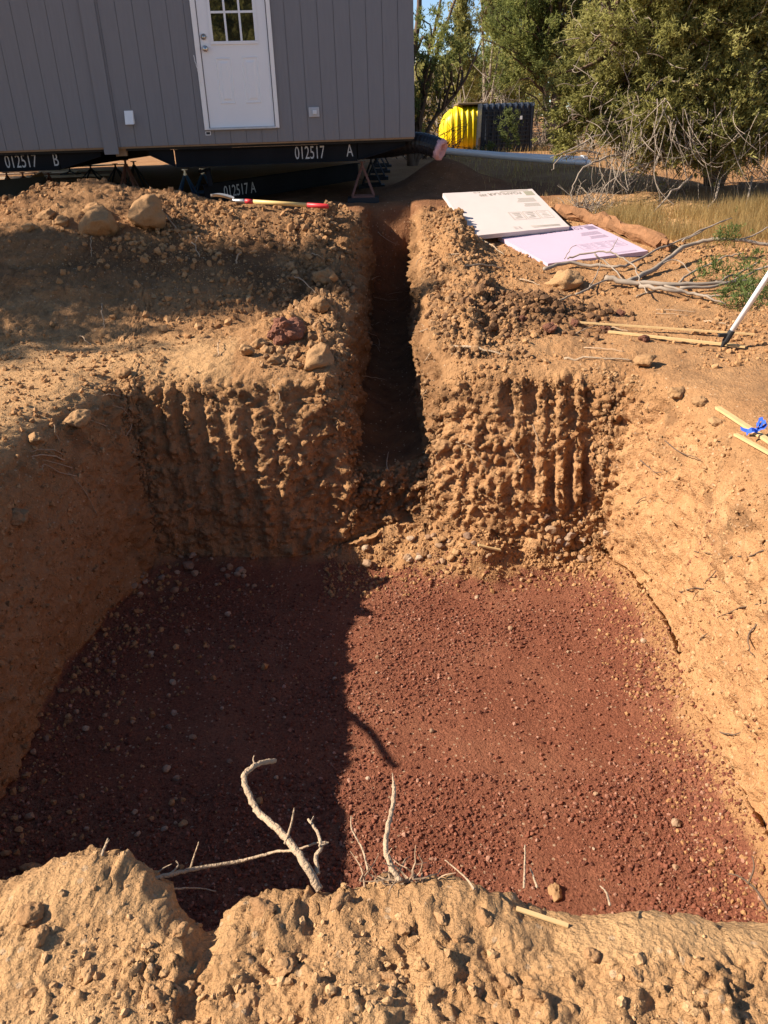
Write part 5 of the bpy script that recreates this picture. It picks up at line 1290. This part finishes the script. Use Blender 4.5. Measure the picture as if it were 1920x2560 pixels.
rock(810, 700, 60, ROCK_D, 'pale crumbly clod on the trench edge of the mound', name='dirt_clod', cat='clod'); rock(800, 768, 56, ROCK_D, 'tan clod at the left trench edge above the slab', name='dirt_clod', cat='clod')
rock(1378, 835, 44, ROCK_R, 'pinkish-brown stone on the heap of dark soil', sink=-.1); rock(1308, 800, 28, ROCK_R, 'small reddish stone left of the pinkish stone on the heap')
rock(1437, 815, 34, ROCK_R, 'red-brown clod at the right edge of the dark heap', name='dirt_clod', cat='clod'); rock(1512, 830, 40, ROCK_R, 'reddish stone lying where the two laths start'); rock(1615, 853, 32, ROCK_R, 'reddish stone sitting on the flat yellow lath')
rock(1408, 715, 74, ROCK_D, 'low tan rock beside the fallen limbs below the lilac board', asp=1.3, sink=.25); rock(1610, 920, 50, ROCK_D, 'tan block casting a shadow on the right rim ground', sink=-.1); rock(1553, 790, 28, ROCK_R, 'small red stone below the fallen limb')
rock(1750, 1010, 46, ROCK_D, 'rounded clod on the right rim of the pit', name='dirt_clod', cat='clod'); rock(1690, 990, 52, ROCK_D, 'tan clod on the rim at the right rear corner', name='dirt_clod', cat='clod'); rock(1790, 1060, 40, ROCK_D, 'clod just below the end of the rim lath', name='dirt_clod', cat='clod')
rock(195, 1060, 62, ROCK_D, 'big rounded clod on the left rim of the pit', name='dirt_clod', cat='clod'); rock(85, 1105, 56, ROCK_D, 'tan clod on the left rim at the picture edge', name='dirt_clod', cat='clod'); rock(45, 1300, 60, ROCK_D, 'stone half buried in the left pit wall', sink=.4); rock(1110, 1120, 50, ROCK_D, 'dark overhanging clod right of the trench mouth', name='dirt_clod', cat='clod')
rock(310, 940, 40, ROCK_D, 'clod on the rim at the left rear corner', name='dirt_clod', cat='clod')
# in the pit
rock(470, 1422, 30, ROCK_S, 'palest stone on the shaded cinder near the left rear corner', sink=.1); rock(600, 1430, 22, ROCK_S, 'small white stone right of the palest stone on the shaded cinder', sink=.1)
rock(915, 1376, 24, ROCK_S, 'white stone below the trench mouth at the shadow edge', sink=.0); rock(1380, 1332, 36, ROCK_S, 'brown stone in the rubble under the right grooves', sink=0); rock(1430, 1345, 34, ROCK_S, 'pale stone in the middle of the rubble under the grooves', sink=0)
rock(1455, 1405, 28, ROCK_S, 'pale stone at the foot of the rubble under the grooves', sink=0); rock(1415, 1365, 26, ROCK_S, 'grey-tan stone on the left of the rubble below the grooves', sink=0); rock(1222, 1395, 20, ROCK_S, 'small yellowish stone near the wood scrap on the debris', sink=0)
rock(920, 1415, 30, ROCK_S, 'brown stone on the shadow line below the trench mouth', sink=.1); rock(1690, 2063, 28, ROCK_S, 'pale pebble on the gravel apron at the lower right', sink=0)
h0 = hit(1195, 1368); h1 = hit(1250, 1380)
tag(MB().bar(h0 + np.array([0, -.02, .03]), h1 + np.array([0, -.02, .03]), .035, .012).build('wood_scrap', M_LATH), 'yellow wood scrap lying on the debris below the right far wall', 'wood scrap')
PG = 'loose pale stones on the shaded side of the cinder bed'
for i in range(140):
    if i < 105: px, py = rng.uniform(60, 860), rng.uniform(1400, 2150)
    else: px, py = rng.uniform(330, 640), rng.uniform(1390, 1470)
    edge = np.interp(py, [1400, 1530, 1800, 1960], [340, 250, 90, 20])
    if px < edge + 20 or (px < 330 and py > 2080): continue
    if rng.random() > np.exp(-(px - edge) / 420): continue
    rock(px, py, rng.uniform(9, 22) * (1 if rng.random() < .85 else 1.35), ROCK_S, 'small pale stone lying on the shaded dark cinder', PG, sink=.15)
RGp = 'loose pale stones on the sunlit side of the cinder bed'
for i in range(60):
    px, py = rng.uniform(860, 1850), rng.uniform(1420, 2230)
    edge = np.interp(py, [1400, 1560, 1730, 1960, 2190], [1540, 1640, 1700, 1790, 1900])
    if px > edge: continue
    if rng.random() > .25 + np.exp(-(edge - px) / 130): continue
    rock(px, py, rng.uniform(8, 17), ROCK_S, 'small pale stone lying on the sunlit red cinder', RGp, sink=.15)
RB = 'stones in the rubble below the far right wall'
for i in range(46):
    if i < 26: px, py = rng.normal(1090, 50), rng.uniform(1345, 1410)
    else: px, py = rng.normal(1425, 36), rng.uniform(1290, 1400)
    rock(px, py, rng.uniform(12, 27), ROCK_S if rng.random() < .5 else ROCK_D, 'stone in the rubble at the foot of the far right wall', RB, sink=.1)
# on the foreground bank
for px, py, w_, lab in ((80, 2285, 66, 'largest rounded stone on the left foreground lump'), (100, 2352, 46, 'flat tan stone below the largest rounded stone in the foreground'), (76, 2180, 40, 'blocky clod on the crest of the left foreground lump'), (448, 2335, 40, 'pale stone in the gap right of the left foreground lump'),
                        (402, 2512, 52, 'angular stone at the bottom of the gap in the foreground'), (625, 2505, 54, 'oblong stone near the bottom edge, left of centre'), (712, 2420, 46, 'half-buried tan stone above the oblong stone'), (222, 2436, 40, 'small dark-sided stone low on the left foreground lump'), (1100, 2300, 40, 'pale stone on the bank below the slanting twig'),
                        (1390, 2234, 40, 'pale cube-like stone on the rim near the upright twigs'), (1300, 2490, 34, 'pale pebble near the bottom, left one of a pair'), (1342, 2497, 38, 'pale pebble near the bottom, right one of a pair'), (1150, 2352, 28, 'small clod left of the flat splinter on the bank'), (1010, 2330, 36, 'tan clod on the bank below the root tangle'), (1270, 2460, 44, 'angular clod above the pair of pale pebbles'),
                        (975, 2450, 40, 'reddish-tan clod at the bottom centre'), (1480, 2395, 38, 'rounded clod in the shadowed gully on the right bank'), (1210, 2300, 42, 'flat pale clod right of the pale stone on the bank'), (655, 2275, 60, 'cracked flat dirt slab on the near rim left of the bent branch'), (850, 2262, 56, 'dirt lump at the foot of the bent branch'), (1590, 2440, 34, 'small clod beside the cracked crust at lower right')):
    rock(px, py, w_, ROCK_D, lab, name='stone' if 'stone' in lab or 'pebble' in lab else 'dirt_clod', cat='stone' if 'stone' in lab or 'pebble' in lab else 'clod', sink=.32 if w_ < 54 else .55, asp=1.15)
a = hit(1290, 2275); b = hit(1420, 2320)
tag(MB().bar(a + np.array([0, 0, .006]), b + np.array([0, 0, .008]), .011, .004).build('wood_splinter', M_LATH), 'flat wood splinter lying across the crust on the near bank', 'wood scrap')

# ------------------------------------------------------------------ uncountable crumbs and cinder
def scatter(n, x0, x1, y0, y1, keep=None):
    x = rng.uniform(x0, x1, n); y = rng.uniform(y0, y1, n)
    if keep is not None:
        k_ = keep(x, y); x, y = x[k_], y[k_]
    return surf(x, y)
def sized(n, lo, hi, p=2.5): return lo * (hi / lo) ** (rng.random(n) ** p)
def put_stuff(name, P, lo, hi, mat, label, cat, p=2.5, subdiv=1, rough=.35, sink=.2):
    n = len(P); s_ = sized(n, lo, hi, p); sc = s_[:, None] * rng.uniform(.65, 1.2, (n, 3)); P = P + np.array([0, 0, 1]) * (s_ * (.5 - sink))[:, None]
    return stuff_gn(name, P, sc, rng.uniform(0, 6.28, (n, 3)), rng.random(n), mat, label, cat, subdiv, rough)
infloor = lambda x, y: (x > -2.02) & (x < 1.85 - .10 * vn(np.stack([x, y, x * 0], 1).astype(np.float32), 2, 3)) & (y < 5.3 + .15 * vn(np.stack([x, y, x * 0], 1).astype(np.float32), 2, 4))
P = scatter(120000, -2.2, 1.95, 1.6, 5.6, lambda x, y: infloor(x, y) & (rng.random(len(x)) < np.clip(.55 + .9 * vn(np.stack([x, y, x * 0], 1).astype(np.float32), 1.8, 8) + .35 * (y < 3.2), .12, 1)))
put_stuff('cinder_gravel', P, .0028, .0140, M_CINDER, 'loose red volcanic cinder covering the pit floor', 'gravel', 3.3)
P = scatter(5200, 1.35, 2.02, 1.8, 5.4, lambda x, y: rng.random(len(x)) < np.clip((x - 1.4) / .4, 0, 1))
put_stuff('apron_gravel', P, .0035, .016, M_CLOD, 'tan gravel sloughed along the foot of the right pit wall', 'gravel', 2.2)
P = scatter(5000, -.5, 1.9, 5.05, 5.75, lambda x, y: rng.random(len(x)) < np.clip((y - 5.0) / .4, 0, 1))
put_stuff('rubble', P, .004, .022, M_CLOD, 'crumbled dirt and gravel below the far pit wall', 'rubble', 2.6)
P = scatter(5200, -2.12, -.4, 1.7, 5.75, lambda x, y: rng.random(len(x)) < np.exp(-(x + 2.12) / .35))
put_stuff('wall_foot_gravel', P, .006, .026, M_STONE if False else M_CLOD, 'gravel at the foot of the shaded left wall', 'gravel', 2.4)
P = scatter(30000, -5.6, -.30, 6.3, 10.2, lambda x, y: rng.random(len(x)) < np.clip(.35 + .9 * vn(np.stack([x, y, x * 0], 1).astype(np.float32), 1.6, 8), .04, 1) * np.where(y < 7, .2, 1))
put_stuff('mound_crumbs', P, .005, .042, M_CLOD, 'crumbs and clods covering the dirt mound', 'dirt crumbs', 5.0, rough=.5)
P = scatter(26000, -1.3, 1.3, .55, 1.40, lambda x, y: rng.random(len(x)) < np.clip(.25 + 1.1 * vn(np.stack([x, y, x * 0], 1).astype(np.float32), 5, 8), .02, 1) * (1 - .8 * ((x > .3) & (y > 1.05))))
put_stuff('bank_crumbs', P, .0012, .0135, M_PALECLOD, 'crumbs on the near bank in the foreground', 'dirt crumbs', 7.0, subdiv=2, rough=.38, sink=.5)
P = scatter(26000, .42, 5.0, 5.6, 11, lambda x, y: rng.random(len(x)) < np.clip(.25 + .7 * vn(np.stack([x, y, x * 0], 1).astype(np.float32), 1.5, 8) + .6 * np.exp(-((x - .9) / .4) ** 2), .05, 1))
put_stuff('ground_crumbs', P, .006, .030, M_CLOD, 'crumbs scattered on the ground right of the trench', 'dirt crumbs', 3.0)
def wall_points(n, m):
    idx = np.nonzero(m)[0]; idx = idx[rng.integers(0, len(idx), n)]; p = QM.reshape(-1, 3)[idx] + rng.normal(0, .006, (n, 3)); return p
vm = (AM['s'] > .03) & (AM['s'] < .96) & (AM['y'] < 5.9)
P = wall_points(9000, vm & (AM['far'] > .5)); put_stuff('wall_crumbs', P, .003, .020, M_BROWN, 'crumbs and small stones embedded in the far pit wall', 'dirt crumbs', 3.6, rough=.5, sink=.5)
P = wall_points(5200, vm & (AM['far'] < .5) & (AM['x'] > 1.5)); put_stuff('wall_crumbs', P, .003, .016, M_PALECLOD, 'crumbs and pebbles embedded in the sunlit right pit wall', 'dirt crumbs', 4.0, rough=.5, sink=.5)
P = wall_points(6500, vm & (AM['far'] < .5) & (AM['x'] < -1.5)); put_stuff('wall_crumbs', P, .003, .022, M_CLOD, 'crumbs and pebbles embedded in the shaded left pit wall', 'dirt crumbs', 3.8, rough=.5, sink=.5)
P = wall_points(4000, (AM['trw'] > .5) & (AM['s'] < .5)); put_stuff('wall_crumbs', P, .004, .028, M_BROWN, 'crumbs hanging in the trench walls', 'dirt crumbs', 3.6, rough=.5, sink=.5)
P = surf(rng.normal(1.32, .36, 1500), rng.normal(6.98, .28, 1500))
put_stuff('dark_crumbs', P, .006, .048, M_DARKCLOD, 'dark moist clods of the heap right of the trench', 'dirt crumbs', 2.4)
P = scatter(3500, .45, 1.2, 5.9, 10.5)
put_stuff('berm_crumbs', P, .005, .038, M_BROWN, 'clods along the right edge of the trench', 'dirt crumbs', 4.0)
P = scatter(3000, -.95, -.28, 5.8, 10.2)
put_stuff('edge_crumbs', P, .005, .038, M_BROWN, 'clods along the left edge of the trench', 'dirt crumbs', 4.0)
P = scatter(5500, -5, -1.9, 3.0, 6.7, lambda x, y: (x < -2.3) | (y > 5.8))
put_stuff('rim_crumbs', P, .005, .026, M_CLOD, 'crumbs on the ground left of the pit', 'dirt crumbs', 3.2)
